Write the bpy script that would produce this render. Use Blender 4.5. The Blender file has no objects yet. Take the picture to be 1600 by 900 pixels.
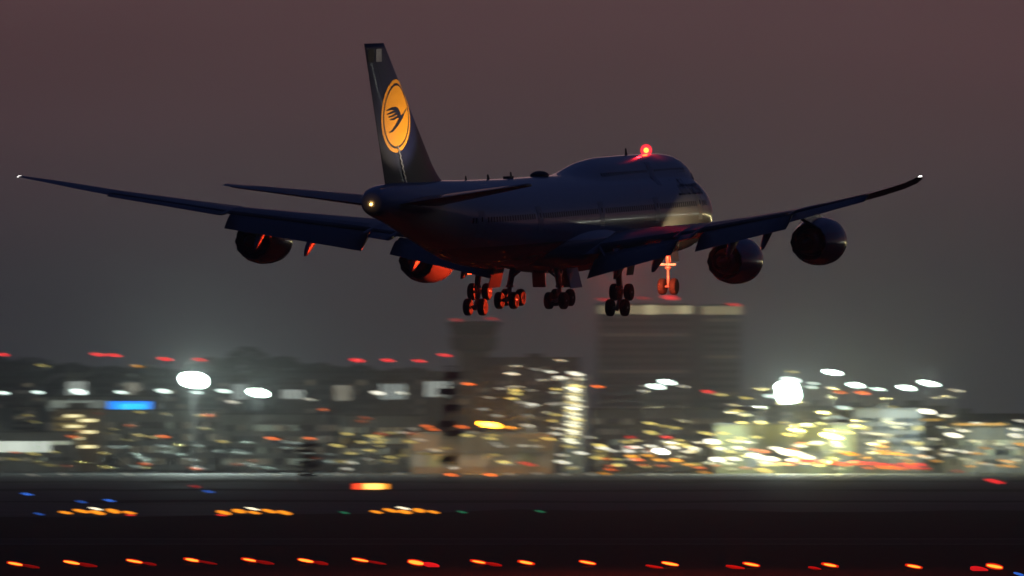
import bpy, math, random
from mathutils import Vector, Matrix
random.seed(7)
R = math.radians
sc = bpy.context.scene
COL = sc.collection

# ------------------------------------------------------------------ camera
W0, H0 = 1600.0, 900.0            # photograph size used for measuring
FPX = 17108.0                     # focal length in photograph pixels
HORIZON = 685.0
CAM_H = 10.0
TILT = math.atan((HORIZON - 450.0) / FPX)
cam_d = bpy.data.cameras.new('camera')
cam = bpy.data.objects.new('camera', cam_d); COL.objects.link(cam)
cam.location = (0, 0, CAM_H)
cam.rotation_euler = (math.pi / 2 + TILT, 0, 0)
cam_d.sensor_width = 36.0
cam_d.lens = FPX / W0 * 36.0
cam_d.clip_start = 1.0
cam_d.clip_end = 40000.0
cam_d.dof.use_dof = True
cam_d.dof.focus_distance = 800.0
cam_d.dof.aperture_fstop = 2.0
cam_d.dof.aperture_ratio = 0.15     # anamorphic blur, stretching far lamps sideways to imitate motion streaks
sc.camera = cam

def at(px, py, Y):
    """world point seen at a photograph pixel, at depth Y"""
    dx, dy = (px - 800.0) / FPX, (450.0 - py) / FPX
    d = Vector((dx, math.cos(TILT) - dy * math.sin(TILT), math.sin(TILT) + dy * math.cos(TILT)))
    k = Y / d.y
    return Vector((d.x * k, Y, CAM_H + d.z * k))
def ground_y(py):
    return CAM_H * FPX / (py - HORIZON)
def ppm(Y): return Y / FPX         # metres for one photograph pixel at depth Y

# ------------------------------------------------------------------ sky (dusk afterglow ahead, deep blue overhead)
world = bpy.data.worlds.new('World'); sc.world = world; world.use_nodes = True
nt = world.node_tree; N = nt.nodes; Lk = nt.links; N.clear()
def nd(t, **k):
    n = N.new(t)
    for a, b in k.items(): setattr(n, a, b)
    return n
out = nd('ShaderNodeOutputWorld'); bg = nd('ShaderNodeBackground'); Lk.new(bg.outputs[0], out.inputs[0])
tc = nd('ShaderNodeTexCoord'); sp = nd('ShaderNodeSeparateXYZ'); Lk.new(tc.outputs['Generated'], sp.inputs[0])
ramp = nd('ShaderNodeValToRGB'); Lk.new(sp.outputs['Z'], ramp.inputs[0])
stops = [(0.000, (.040, .046, .052)), (0.008, (.043, .043, .050)), (0.020, (.053, .034, .044)), (0.034, (.082, .036, .047)),
         (0.055, (.094, .040, .050)), (0.10, (.036, .027, .048)), (0.22, (.010, .014, .042)), (1.0, (.004, .009, .038))]
cr = ramp.color_ramp
while len(cr.elements) < len(stops): cr.elements.new(.5)
for e, (p, c) in zip(cr.elements, stops): e.position = p; e.color = (*c, 1)
mr = nd('ShaderNodeMapRange', interpolation_type='SMOOTHSTEP')     # afterglow fades towards the opposite side
Lk.new(sp.outputs['Y'], mr.inputs['Value'])
mr.inputs['From Min'].default_value = -0.1; mr.inputs['From Max'].default_value = 1.0
mr.inputs['To Min'].default_value = 0.07; mr.inputs['To Max'].default_value = 1.0
cl = nd('ShaderNodeTexNoise'); cl.inputs['Scale'].default_value = 9.0; cl.inputs['Detail'].default_value = 3
cmap = nd('ShaderNodeMapping'); cmap.inputs['Scale'].default_value = (1.0, 1.0, 7.0)      # thin level haze layers
Lk.new(tc.outputs['Generated'], cmap.inputs['Vector']); Lk.new(cmap.outputs[0], cl.inputs['Vector'])
clm = nd('ShaderNodeMapRange'); Lk.new(cl.outputs['Fac'], clm.inputs['Value'])
clm.inputs['To Min'].default_value = 0.72; clm.inputs['To Max'].default_value = 1.28
hi = nd('ShaderNodeMapRange', interpolation_type='SMOOTHSTEP'); Lk.new(sp.outputs['Z'], hi.inputs['Value'])     # overhead blue is the same all round
hi.inputs['From Min'].default_value = 0.15; hi.inputs['From Max'].default_value = 0.75
hx = nd('ShaderNodeMix'); Lk.new(hi.outputs[0], hx.inputs['Factor']); Lk.new(mr.outputs[0], hx.inputs['A']); hx.inputs['B'].default_value = 1.0
mu = nd('ShaderNodeMath', operation='MULTIPLY'); Lk.new(hx.outputs[0], mu.inputs[0]); Lk.new(clm.outputs[0], mu.inputs[1])
sky = nd('ShaderNodeTexSky', sky_type='NISHITA'); sky.sun_disc = False
sky.sun_elevation = R(-4); sky.sun_rotation = R(0)
skm = nd('ShaderNodeVectorMath', operation='SCALE'); Lk.new(sky.outputs[0], skm.inputs[0]); skm.inputs['Scale'].default_value = 0.05
gm = nd('ShaderNodeVectorMath', operation='SCALE'); Lk.new(ramp.outputs[0], gm.inputs[0]); Lk.new(mu.outputs[0], gm.inputs['Scale'])
ad = nd('ShaderNodeVectorMath', operation='ADD'); Lk.new(gm.outputs[0], ad.inputs[0]); Lk.new(skm.outputs[0], ad.inputs[1])
Lk.new(ad.outputs[0], bg.inputs['Color']); bg.inputs['Strength'].default_value = 1.0

sun_d = bpy.data.lights.new('sun', 'SUN'); sun_d.energy = 0.012; sun_d.angle = R(12); sun_d.color = (1, .55, .5)
sun = bpy.data.objects.new('sun', sun_d); COL.objects.link(sun)
sun.rotation_euler = (R(-86), 0, 0)          # last light from low beyond the airport

vs = sc.view_settings
vs.view_transform = 'Standard'; vs.look = 'None'; vs.exposure = 0.0; vs.gamma = 1.0; vs.use_curve_mapping = False
cy = sc.cycles
cy.use_denoising = True
cy.max_bounces = 5; cy.diffuse_bounces = 2; cy.glossy_bounces = 3; cy.volume_bounces = 1; cy.transmission_bounces = 3
cy.sample_clamp_indirect = 1.0; cy.sample_clamp_direct = 0.0
cy.caustics_reflective = False; cy.caustics_refractive = False

# ------------------------------------------------------------------ materials
def mat(name, col, rough=.5, metal=0., var=.25, scale=3., bump=0., coat=0., col2=None):
    m = bpy.data.materials.new(name); m.use_nodes = True
    t = m.node_tree; b = t.nodes['Principled BSDF']
    b.inputs['Roughness'].default_value = rough; b.inputs['Metallic'].default_value = metal
    b.inputs['Coat Weight'].default_value = coat; b.inputs['Coat Roughness'].default_value = .03
    c = t.nodes.new('ShaderNodeTexCoord'); n = t.nodes.new('ShaderNodeTexNoise')
    n.inputs['Scale'].default_value = scale; n.inputs['Detail'].default_value = 6
    t.links.new(c.outputs['Object'], n.inputs['Vector'])
    mx = t.nodes.new('ShaderNodeMix'); mx.data_type = 'RGBA'
    a = [x * (1 - var) for x in col]; d = col2 or [min(1, x * (1 + var)) for x in col]
    mx.inputs['A'].default_value = (*a, 1); mx.inputs['B'].default_value = (*d, 1)
    t.links.new(n.outputs['Fac'], mx.inputs['Factor']); t.links.new(mx.outputs['Result'], b.inputs['Base Color'])
    if bump:
        bp = t.nodes.new('ShaderNodeBump'); bp.inputs['Strength'].default_value = bump
        t.links.new(n.outputs['Fac'], bp.inputs['Height']); t.links.new(bp.outputs[0], b.inputs['Normal'])
    return m
_em = {}
def emit(name, col, s):
    k = (name, s)
    if k in _em: return _em[k]
    m = bpy.data.materials.new(name); m.use_nodes = True
    b = m.node_tree.nodes['Principled BSDF']
    b.inputs['Base Color'].default_value = (*[c * .5 for c in col], 1)
    b.inputs['Emission Color'].default_value = (*col, 1); b.inputs['Emission Strength'].default_value = s
    _em[k] = m
    return m

# aircraft skin: white above, grey belly, the border following the body
def skin():
    m = mat('fuselage_paint', (.62, .63, .65), .26, 0, .06, 1.2, .02, .6)
    t = m.node_tree; b = t.nodes['Principled BSDF']
    src = b.inputs['Base Color'].links[0].from_socket
    c = t.nodes.new('ShaderNodeTexCoord'); s = t.nodes.new('ShaderNodeSeparateXYZ'); t.links.new(c.outputs['Object'], s.inputs[0])
    r = t.nodes.new('ShaderNodeMapRange'); t.links.new(s.outputs['Z'], r.inputs['Value'])
    r.inputs['From Min'].default_value = -1.32; r.inputs['From Max'].default_value = -1.28
    mx = t.nodes.new('ShaderNodeMix'); mx.data_type = 'RGBA'; mx.inputs['A'].default_value = (.20, .21, .23, 1)
    t.links.new(r.outputs[0], mx.inputs['Factor']); t.links.new(src, mx.inputs['B'])
    t.links.new(mx.outputs['Result'], b.inputs['Base Color'])
    return m
M = dict(
    skin=skin(),
    wing=mat('wing_grey_paint', (.18, .19, .22), .38, 0, .12, .8, .02, .15),
    flap=mat('flap_paint', (.15, .16, .19), .4, 0, .15, 1.5),
    fin=mat('tail_blue_paint', (.004, .006, .03), .35, 0, .3, .8, 0, .1),
    yellow=mat('emblem_yellow_paint', (.80, .31, .012), .45, 0, .06, 1.5),
    blue=mat('emblem_blue_paint', (.006, .008, .03), .4, 0, .1, 3),
    nacelle=mat('nacelle_paint', (.30, .31, .34), .25, .2, .1, 1.4, 0, .5),
    steel=mat('nozzle_metal', (.22, .20, .19), .35, .9, .2, 4),
    dark=mat('dark_cavity', (.012, .012, .012), .8),
    strut=mat('gear_paint', (.42, .42, .42), .35, .2, .2, 6),
    tyre=mat('tyre_rubber', (.018, .018, .018), .8, 0, .3, 8, .1),
    rim=mat('wheel_alloy', (.4, .4, .4), .35, .6, .15, 9),
    door=mat('door_paint', (.58, .59, .61), .3, 0, .05, 2),
    glass=mat('dark_glass', (.01, .012, .015), .3, 0, .1),
    antenna=mat('antenna_black', (.015, .015, .016), .5),
    chrome=mat('hinge_metal', (.55, .55, .56), .3, .8, .2, 6),
    grass=mat('airfield_grass', (.006, .008, .005), .95, 0, .5, .05),
    asphalt=mat('asphalt', (.035, .046, .034), .8, 0, .5, .03),
    grass_dark=mat('old_asphalt', (.012, .012, .012), .9, 0, .3, .05),
    concrete=mat('apron_concrete', (.035, .036, .034), .8, 0, .25, .01),
    paint=mat('runway_paint', (.6, .6, .58), .7, 0, .2, .2),
    wall=mat('facade_concrete', (.16, .165, .16), .8, 0, .25, .15),
    wall_d=mat('facade_dark', (.09, .095, .10), .7, 0, .3, .15),
    wall_t=mat('facade_tan', (.32, .27, .20), .8, 0, .25, .15),
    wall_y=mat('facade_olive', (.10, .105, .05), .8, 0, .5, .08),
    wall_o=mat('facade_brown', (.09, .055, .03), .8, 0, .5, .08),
    wall_w=mat('facade_white', (.40, .41, .38), .7, 0, .15, .1),
    roof=mat('roof_bitumen', (.06, .06, .06), .9, 0, .3, .2),
    pane=mat('unlit_pane', (.02, .024, .03), .1, 0, .2, 1),
    pole=mat('galvanised_pole', (.025, .025, .026), .6, .5, .2, 3),
    housing=mat('lamp_housing', (.05, .05, .05), .6, .3, .2, 3),
    lattice=mat('mast_dark_steel', (.02, .02, .02), .7, .3, .3, 3),
    leaf=mat('tree_leaves', (.035, .05, .025), .9, 0, .4, .3),
    bark=mat('tree_bark', (.06, .045, .035), .9, 0, .3, 1),
)

# ------------------------------------------------------------------ mesh helpers
def mesh(name, v, f, m=None, smooth=False):
    me = bpy.data.meshes.new(name); me.from_pydata([tuple(p) for p in v], [], f); me.update()
    if m: me.materials.append(m)
    if smooth: me.polygons.foreach_set('use_smooth', [True] * len(me.polygons))
    return me
def obj(name, me, parent=None, loc=None, rot=None, scale=None):
    o = bpy.data.objects.new(name, me); COL.objects.link(o)
    if parent: o.parent = parent
    if loc is not None: o.location = loc
    if rot is not None: o.rotation_euler = rot
    if scale is not None: o.scale = scale
    return o
def empty(name, loc=(0, 0, 0)):
    return obj(name, None, None, loc)
def tag(o, label, cat, group=None):
    o['label'] = label; o['category'] = cat
    if group: o['group'] = group
    return o
def struct(o): o['kind'] = 'structure'; return o

class MB:
    def __init__(s): s.v = []; s.f = []
    def add(s, v, f):
        n = len(s.v); s.v += [Vector(p) for p in v]; s.f += [tuple(i + n for i in q) for q in f]; return s
    def box(s, c, d, rot=None):
        x, y, z = d[0] / 2, d[1] / 2, d[2] / 2
        P = [Vector(p) for p in ((-x,-y,-z),(x,-y,-z),(x,y,-z),(-x,y,-z),(-x,-y,z),(x,-y,z),(x,y,z),(-x,y,z))]
        if rot: P = [rot @ p for p in P]
        return s.add([p + Vector(c) for p in P], [(0,3,2,1),(4,5,6,7),(0,1,5,4),(1,2,6,5),(2,3,7,6),(3,0,4,7)])
    def tube(s, a, b, r0, r1=None, n=10):
        a, b = Vector(a), Vector(b); r1 = r0 if r1 is None else r1
        d = (b - a).normalized(); q = d.to_track_quat('Z', 'Y').to_matrix()
        v = []
        for p, r in ((a, r0), (b, r1)):
            v += [p + q @ Vector((r * math.cos(2 * math.pi * i / n), r * math.sin(2 * math.pi * i / n), 0)) for i in range(n)]
        f = [(i, (i + 1) % n, n + (i + 1) % n, n + i) for i in range(n)] + [tuple(range(n))[::-1], tuple(range(n, 2 * n))]
        return s.add(v, f)
    def rings(s, rs, closed=True, cap0=True, cap1=True):
        n = len(rs[0]); v = [p for r in rs for p in r]; f = []
        for k in range(len(rs) - 1):
            for i in range(n if closed else n - 1):
                j = (i + 1) % n
                f.append((k * n + i, k * n + j, (k + 1) * n + j, (k + 1) * n + i))
        if cap0: f.append(tuple(range(n))[::-1])
        if cap1: f.append(tuple(range((len(rs) - 1) * n, len(rs) * n)))
        return s.add(v, f)
    def lathe_x(s, prof, c=(0, 0, 0), n=32):
        c = Vector(c)
        rs = [[c + Vector((x, r * math.sin(2 * math.pi * i / n), r * math.cos(2 * math.pi * i / n))) for i in range(n)] for x, r in prof]
        return s.rings(rs, True, prof[0][1] > 1e-3, prof[-1][1] > 1e-3)
    def lathe_y(s, prof, c=(0, 0, 0), n=24):
        c = Vector(c)
        rs = [[c + Vector((r * math.cos(2 * math.pi * i / n), y, r * math.sin(2 * math.pi * i / n))) for i in range(n)] for y, r in prof]
        return s.rings(rs, True, prof[0][1] > 1e-3, prof[-1][1] > 1e-3)
    def mesh(s, name, m, smooth=False): return mesh(name, s.v, s.f, m, smooth)
def interp(tab, x):
    if x <= tab[0][0]: return tab[0][1]
    for (a, p), (b, q) in zip(tab, tab[1:]):
        if x <= b:
            t = (x - a) / (b - a)
            return p + (q - p) * t
    return tab[-1][1]
def smooth_tab(tab):      # Catmull-Rom resampling of a table
    o = []
    for i in range(len(tab) - 1):
        p0 = tab[max(0, i - 1)]; p1 = tab[i]; p2 = tab[i + 1]; p3 = tab[min(len(tab) - 1, i + 2)]
        m1 = (p2[1] - p0[1]) / max(1e-6, p2[0] - p0[0]); m2 = (p3[1] - p1[1]) / max(1e-6, p3[0] - p1[0]); h = p2[0] - p1[0]
        for k in range(8):
            t = k / 8; a = 2*t**3 - 3*t**2 + 1; b = t**3 - 2*t**2 + t; c = -2*t**3 + 3*t**2; d = t**3 - t**2
            o.append((p1[0] + h * t, a * p1[1] + b * h * m1 + c * p2[1] + d * h * m2))
    o.append(tab[-1]); return o
def mirror(vs): return [Vector((p[0], -p[1], p[2])) for p in vs]

# ------------------------------------------------------------------ ground, runway, apron
def sheet(name, x0, x1, y0, y1, z, m):
    return struct(obj(name, mesh(name, [(x0, y0, z), (x1, y0, z), (x1, y1, z), (x0, y1, z)], [(0, 1, 2, 3)], m)))
for k_, v_ in (('grass', .05), ('concrete', .12), ('grass_dark', .1), ('asphalt', .27)): M[k_].node_tree.nodes['Principled BSDF'].inputs['Specular IOR Level'].default_value = v_
ta = M['asphalt'].node_tree                       # uneven strips of tarmac and grass: colour and gloss vary across the field
for n_ in ta.nodes:
    if n_.type == 'TEX_NOISE': an = n_
am = ta.nodes.new('ShaderNodeMapping'); am.inputs['Scale'].default_value = (.12, 1.0, 1.0)
ta.links.new(an.inputs['Vector'].links[0].from_socket, am.inputs['Vector']); ta.links.new(am.outputs[0], an.inputs['Vector'])
ar_ = ta.nodes.new('ShaderNodeMapRange'); ta.links.new(an.outputs['Fac'], ar_.inputs['Value'])
ar_.inputs['From Min'].default_value = .3; ar_.inputs['From Max'].default_value = .7; ar_.inputs['To Min'].default_value = .62; ar_.inputs['To Max'].default_value = .95
ta.links.new(ar_.outputs[0], ta.nodes['Principled BSDF'].inputs['Roughness'])
sheet('ground', -4000, 4000, -1000, 12000, 0, M['grass'])
sheet('runway', -3000, 3000, 1030, 1090, .02, M['grass_dark'])
rg = random.Random(9); vv = []; nn = 240
for k_ in range(nn + 1):
    x_ = -1500 + 3000 * k_ / nn; o_ = 60 * math.sin(x_ * .011) + 45 * math.sin(x_ * .047 + 1) + rg.uniform(-40, 40)
    vv += [(x_, 1480 + o_, .02), (x_, 2950 + rg.uniform(-25, 25), .02)]
struct(obj('taxiway_field', mesh('taxiway_field', vv, [(2 * k_, 2 * k_ + 2, 2 * k_ + 3, 2 * k_ + 1) for k_ in range(nn)], M['asphalt'])))
for (ya, yb, am_) in ((1700, 1760, 26), (2060, 2150, 40), (2480, 2600, 60)):
    vv = []
    for k_ in range(nn + 1):
        x_ = -1500 + 3000 * k_ / nn; vv += [(x_, ya + rg.uniform(-am_, am_), .04), (x_, yb + rg.uniform(-am_, am_), .04)]
    struct(obj('grass_strip', mesh('grass_strip', vv, [(2 * k_, 2 * k_ + 2, 2 * k_ + 3, 2 * k_ + 1) for k_ in range(nn)], M['grass'])))
sheet('apron', -3000, 3000, 2979, 4300, .02, M['concrete'])
for y in (1033, 1087): sheet('runway_edge_marking', -3000, 3000, y - .45, y + .45, .03, M['paint'])

# ------------------------------------------------------------------ airliner (local axes: x aft from the nose, y starboard, z up)
YAW, PITCH, ROLL = R(18.99), R(2.6), R(0.44)
PX, PD, PZ = 1.97, 800.0, 15.82 + CAM_H
Fv = Vector((math.sin(YAW) * math.cos(PITCH), math.cos(YAW) * math.cos(PITCH), math.sin(PITCH)))
rv = Vector((math.cos(YAW), -math.sin(YAW), 0)); uv = rv.cross(Fv)
r2 = rv * math.cos(ROLL) - uv * math.sin(ROLL); u2 = uv * math.cos(ROLL) + rv * math.sin(ROLL)
org = Vector((PX, PD, PZ)) + Fv * 38
jet = empty('airliner')
jet.matrix_world = Matrix(((-Fv.x, r2.x, u2.x, org.x), (-Fv.y, r2.y, u2.y, org.y), (-Fv.z, r2.z, u2.z, org.z), (0, 0, 0, 1)))
tag(jet, 'large four-engined airliner landing with wheels down and blue tail with yellow crane disc', 'airliner')
def part(name, mb, m, parent=jet, smooth=True, label=None):
    o = obj(name, mb.mesh(name, m, smooth) if isinstance(mb, MB) else mb, parent)
    if label: o['label'] = label
    return o

# --- fuselage
Z0 = smooth_tab([(0, -.6), (1.2, -.5), (3, -.35), (6, -.12), (9, 0), (12, .05), (30, .1), (46, .1), (51, .2), (56, .52), (61, 1.08), (66, 1.68), (70, 2.12), (73, 2.32), (74.3, 2.36)])
R0 = smooth_tab([(0, .05), (.35, .62), (1.2, 1.25), (3, 2.05), (6, 2.85), (9, 3.16), (12, 3.25), (30, 3.25), (46, 3.25), (51, 3.20), (56, 2.95), (61, 2.48), (66, 1.93), (70, 1.48), (73, 1.12), (73.9, .92), (74.3, .62)])
ZU = smooth_tab([(0, -.6), (2.5, .3), (4.5, 1.45), (6.2, 2.05), (8, 2.45), (10, 2.62), (13, 2.68), (24, 2.66), (28, 2.4), (32, 1.7), (36, .9), (40, .4), (46, 0), (74.3, 2)])
RU = smooth_tab([(0, .03), (2.5, .7), (4.5, 1.25), (6.2, 1.6), (8, 1.74), (10, 1.78), (13, 1.78), (24, 1.78), (28, 1.8), (32, 1.9), (36, 2.1), (40, 2.3), (46, 2.4), (74.3, .1)])
def fus_r(x, a):
    """distance from the lower lobe's axis to the skin; a = angle from straight up"""
    r = interp(R0, x); d = interp(ZU, x) - interp(Z0, x); ru = interp(RU, x)
    c = math.cos(a); s = math.sin(a); disc = ru * ru - (d * s) ** 2
    if disc <= 0: return r
    q = d * c + math.sqrt(disc)
    k = .35; h = max(0, min(1, .5 + .5 * (q - r) / k))
    return r * (1 - h) + q * h + k * h * (1 - h) * .5
def fus_p(x, a, off=0):
    q = fus_r(x, a) + off; z0 = interp(Z0, x)
    return Vector((x, q * math.sin(a), z0 + q * math.cos(a)))
def side_angle(x, z):
    """starboard angle at which the skin reaches height z"""
    lo, hi = 0.0, math.pi
    for _ in range(30):
        mid = (lo + hi) / 2
        if fus_p(x, mid).z > z: lo = mid
        else: hi = mid
    return lo
def fus_pz(x, z, side=1, off=0):
    p = fus_p(x, side_angle(x, z), off); return Vector((p.x, p.y * side, p.z))
xs = [0, .12, .35, .7, 1.2, 1.8, 2.5, 3.2, 4, 4.8, 5.6, 6.4, 7.2, 8, 9, 10, 11.5] + list(range(13, 75, 1)) + [73.6, 74.1, 74.3]
xs = sorted(set(xs)); NA = 64
rings = [[fus_p(x, 2 * math.pi * i / NA) for i in range(NA)] for x in xs]
part('fuselage', MB().rings(rings), M['skin'])
# wing-body fairing
fr = []
for k in range(25):
    t = k / 24; x = 20.5 + 26.5 * t; e = max(.02, math.sin(math.pi * t)) ** .55
    fr.append([Vector((x, 3.62 * e * math.copysign(abs(math.sin(b)) ** .75, math.sin(b)), -1.9 + 1.95 * e * math.copysign(abs(math.cos(b)) ** .8, math.cos(b)))) for b in [2 * math.pi * i / 40 for i in range(40)]])
part('belly_fairing', MB().rings(fr), M['skin'])
# doors (both sides), windows
def patch(mb, x0, x1, z0, z1, side, off, nx=3, nz=5):
    v = []; f = []
    for i in range(nx + 1):
        for k in range(nz + 1): v.append(fus_pz(x0 + (x1 - x0) * i / nx, z0 + (z1 - z0) * k / nz, side, off))
    for i in range(nx):
        for k in range(nz):
            a = i * (nz + 1) + k; q = (a, a + nz + 1, a + nz + 2, a + 1); f.append(q if side < 0 else q[::-1])
    mb.add(v, f)
for side in (1, -1):
    for dx in (9.0, 19.5, 32.5, 46.5, 58.0):
        d = MB(); patch(d, dx, dx + 1.07, -.55, 1.35, side, .02); dr = part('door', d, M['door'])
        w = MB(); patch(w, dx + .42, dx + .65, .55, .9, side, .03, 1, 2); part('door_window', w, M['glass'], dr)
    d = MB(); patch(d, 16.5, 17.5, 2.2, 3.9, side, .02); part('door', d, M['door'])
    w = MB()
    for k in range(104):
        x = 7.5 + k * .508
        if any(dx - .3 < x < dx + 1.2 for dx in (9.0, 19.5, 32.5, 46.5, 58.0)): continue
        patch(w, x, x + .27, .48, .86, side, .012, 1, 1)
    for k in range(42):
        x = 8.8 + k * .508
        if 16.2 < x < 17.6 or x > 28.5: continue
        patch(w, x, x + .25, 3.0, 3.34, side, .012, 1, 1)
    o = part('window_row', w, M['glass'], smooth=False); o['kind'] = 'stuff'
    c = MB()
    for k in range(3): patch(c, 4.9 + k * .62, 5.42 + k * .62, interp(ZU, 5.1 + k * .62) + .25, interp(ZU, 5.1 + k * .62) + .85, side, .015, 2, 2)
    part('cockpit_window', c, M['glass'])
# title lettering wrapped on the skin
def text_mesh(body, size):
    cu = bpy.data.curves.new('t', 'FONT'); cu.body = body; cu.size = size; cu.resolution_u = 3
    o = bpy.data.objects.new('t', cu); COL.objects.link(o)
    dg = bpy.context.evaluated_depsgraph_get(); me = bpy.data.meshes.new_from_object(o.evaluated_get(dg))
    bpy.data.objects.remove(o); return me
tm = text_mesh('Lufthansa', 1.75)
tw = max(v.co.x for v in tm.vertices)
for side in (1, -1):
    me = tm.copy(); x0 = 14.2 if side > 0 else 14.2 - tw
    for v in me.vertices:
        x = x0 - v.co.x if side > 0 else x0 + v.co.x
        v.co = fus_pz(x, 1.35 + v.co.y, side, .02)
    me.materials.clear(); me.materials.append(M['blue'])
    obj('title_lettering', me, jet)

# --- wings
WT = [(0, 19.9, 18.0, -2.15, .13), (3.25, 23.0, 14.8, -1.75, .13), (12.0, 30.9, 9.3, -.62, .10), (21.5, 39.45, 6.7, .78, .09), (29.0, 46.2, 4.7, 2.25, .085), (31.0, 48.0, 4.15, 2.72, .08), (32.6, 50.1, 3.1, 3.15, .08), (33.7, 52.6, 2.0, 3.5, .08), (34.2, 54.3, 1.15, 3.72, .08)]
def wing_at(y):
    y = abs(y)
    for a, b in zip(WT, WT[1:]):
        if y <= b[0]:
            t = (y - a[0]) / (b[0] - a[0]); return [p + (q - p) * t for p, q in zip(a[1:], b[1:])]
    return list(WT[-1][1:])
def naca(s, t): return 5 * t * (.2969 * math.sqrt(max(0, s)) - .126 * s - .3516 * s * s + .2843 * s**3 - .1036 * s**4)
def section(y, xle, c, z, t, cut=1.0, twist=0.0, n=14):
    P = []
    ss = [cut * (1 - math.cos(math.pi * k / n)) / 2 for k in range(n + 1)]
    for s in reversed(ss): P.append((s, naca(s, t) * 1.05 + .012 * math.sin(math.pi * s)))
    for s in ss[1:]: P.append((s, -naca(s, t) * .85 + .012 * math.sin(math.pi * s)))
    ct, st = math.cos(twist), math.sin(twist)
    return [Vector((xle + c * (s * ct + h * st), y, z + c * (h * ct - s * st))) for s, h in P]
CUTS = [(3.7, 10.9, .80), (11.0, 12.6, .82), (12.75, 21.6, .79), (21.75, 28.9, .78)]
def tw_at(y): return R(3.0 - 4.5 * abs(y) / 34)
def hinge(y, cut):
    xle, c, z, t = wing_at(y); a = tw_at(y); h = -.012
    return Vector((xle + c * (cut * math.cos(a) + h * math.sin(a)), y, z + c * (h * math.cos(a) - cut * math.sin(a)))), c
for side in (1, -1):
    st = []
    ys = [0, 3.25]
    for a, b, cu in CUTS: ys += [a - .001, a, (a + b) / 2, b, b + .001]
    ys += [29.6, 31, 31.8, 32.6, 33.2, 33.7, 34.0, 34.2]
    for y in sorted(ys):
        cut = 1.0
        for a, b, cu in CUTS:
            if a <= y <= b: cut = cu
        st.append(section(y * side, *wing_at(y), cut, tw_at(y)))
    if side > 0: st = [s[::-1] for s in st]
    wing = part('wing', MB().rings(st), M['wing'])
    def panel(name, y0, y1, cut, frac, defl, dx, dz, thick=.16, taper=1.0, m='flap'):
        rs = []
        for k in range(5):
            y = y0 + (y1 - y0) * k / 4; h, c = hinge(y, cut)
            p = section(y * side, h.x + dx * c, frac * c, h.z + dz * c, thick, 1, R(defl), 8)
            rs.append(p[::-1] if side > 0 else p)
        return part(name, MB().rings(rs), M[m], wing)
    panel('fore_flap', 3.8, 10.8, .80, .10, 20, .00, -.006)
    panel('flap', 3.75, 10.85, .80, .19, 30, .06, -.028)
    panel('flap', 12.85, 21.5, .79, .27, 33, -.012, .002)
    panel('aileron', 11.05, 12.5, .82, .185, 10, .0, .006)
    panel('aileron', 21.8, 28.85, .78, .235, 22 if side > 0 else 4, .0, .006)
    for k in range(5):                      # spoiler panels, closed, proud of the upper skin
        y0 = 13.2 + k * 1.65; rs = []
        for y in (y0, y0 + 1.6):
            xle, c, z, t = wing_at(y); a = tw_at(y); row = []
            for s, off in ((.64, .012), (.785, .012), (.785, -.03), (.64, -.03)):
                hh = naca(s, t) * 1.05 + .012 * math.sin(math.pi * s)
                row.append(Vector((xle + c * (s * math.cos(a) + hh * math.sin(a)), y * side, z + c * (hh * math.cos(a) - s * math.sin(a)) + off)))
            rs.append(row if side < 0 else row[::-1])
        part('spoiler', MB().rings(rs), M['flap'], wing, False)
    for y, ln, h in ((5.9, 6.0, .66), (9.3, 6.2, .72), (16.2, 5.6, .62), (19.4, 4.6, .5)):   # flap track fairings, aft half drooped
        xle, c, z, t = wing_at(y); hp, _ = hinge(y, .8); rs = []
        for k in range(13):
            s = k / 12; e = math.sqrt(max(0, math.sin(math.pi * min(1, s * .93 + .05)))) if s < 1 else .05
            x = hp.x - ln * .55 + ln * s; droop = max(0, s - .45) ** 1.15 * 3.6
            cz = hp.z - .35 - droop
            rs.append([Vector((x, y * side + .30 * e * math.sin(b), cz + h * e * math.cos(b))) for b in [2 * math.pi * i / 12 for i in range(12)]])
        part('flap_track_fairing', MB().rings(rs), M['flap'], wing)
    # tip light
    xle, c, z, t = wing_at(34.1)
    tl = MB(); tl.box((xle + .75, 34.16 * side, z + .04), (.55, .12, .10)); part('strobe_light', tl, emit('wingtip_white', (1, .95, .9), 4.0), wing, False)

    # --- engines
    for y, pre in ((12.0, 4.3), (21.4, 3.3)):
        xle, c, z, t = wing_at(y); ex = xle - pre; ez = z - (2.45 if y < 15 else 2.15); ctr = Vector((ex, y * side, ez))
        prof = [(1.2, 1.30), (.35, 1.33), (.05, 1.42), (0, 1.50), (.08, 1.58), (.5, 1.68), (1.4, 1.75), (2.4, 1.73), (3.4, 1.60), (4.3, 1.36)]
        n = 48; rs = []
        for px_, r in prof:
            rs.append([ctr + Vector((px_, r * math.sin(2 * math.pi * i / n), r * math.cos(2 * math.pi * i / n))) for i in range(n)])
        rs.append([ctr + Vector((4.42 + .30 * abs((i % 4) - 2) / 2, 1.30 * math.sin(2 * math.pi * i / n), 1.30 * math.cos(2 * math.pi * i / n))) for i in range(n)])   # chevrons
        rs.append([ctr + Vector((4.36 + .24 * abs((i % 4) - 2) / 2, 1.27 * math.sin(2 * math.pi * i / n), 1.27 * math.cos(2 * math.pi * i / n))) for i in range(n)])
        rs.append([ctr + Vector((3.2, 1.30 * math.sin(2 * math.pi * i / n), 1.30 * math.cos(2 * math.pi * i / n))) for i in range(n)])
        eng = part('engine', MB().rings(rs, True, False, False), M['nacelle'])
        part('fan_disc', MB().lathe_x([(1.15, .01), (1.2, 1.3), (1.25, 1.3), (1.27, .01)], ctr, 32), M['dark'], eng)
        part('bypass_duct_wall', MB().lathe_x([(3.15, .6), (3.2, 1.32)], ctr, 32), M['dark'], eng)
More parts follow.
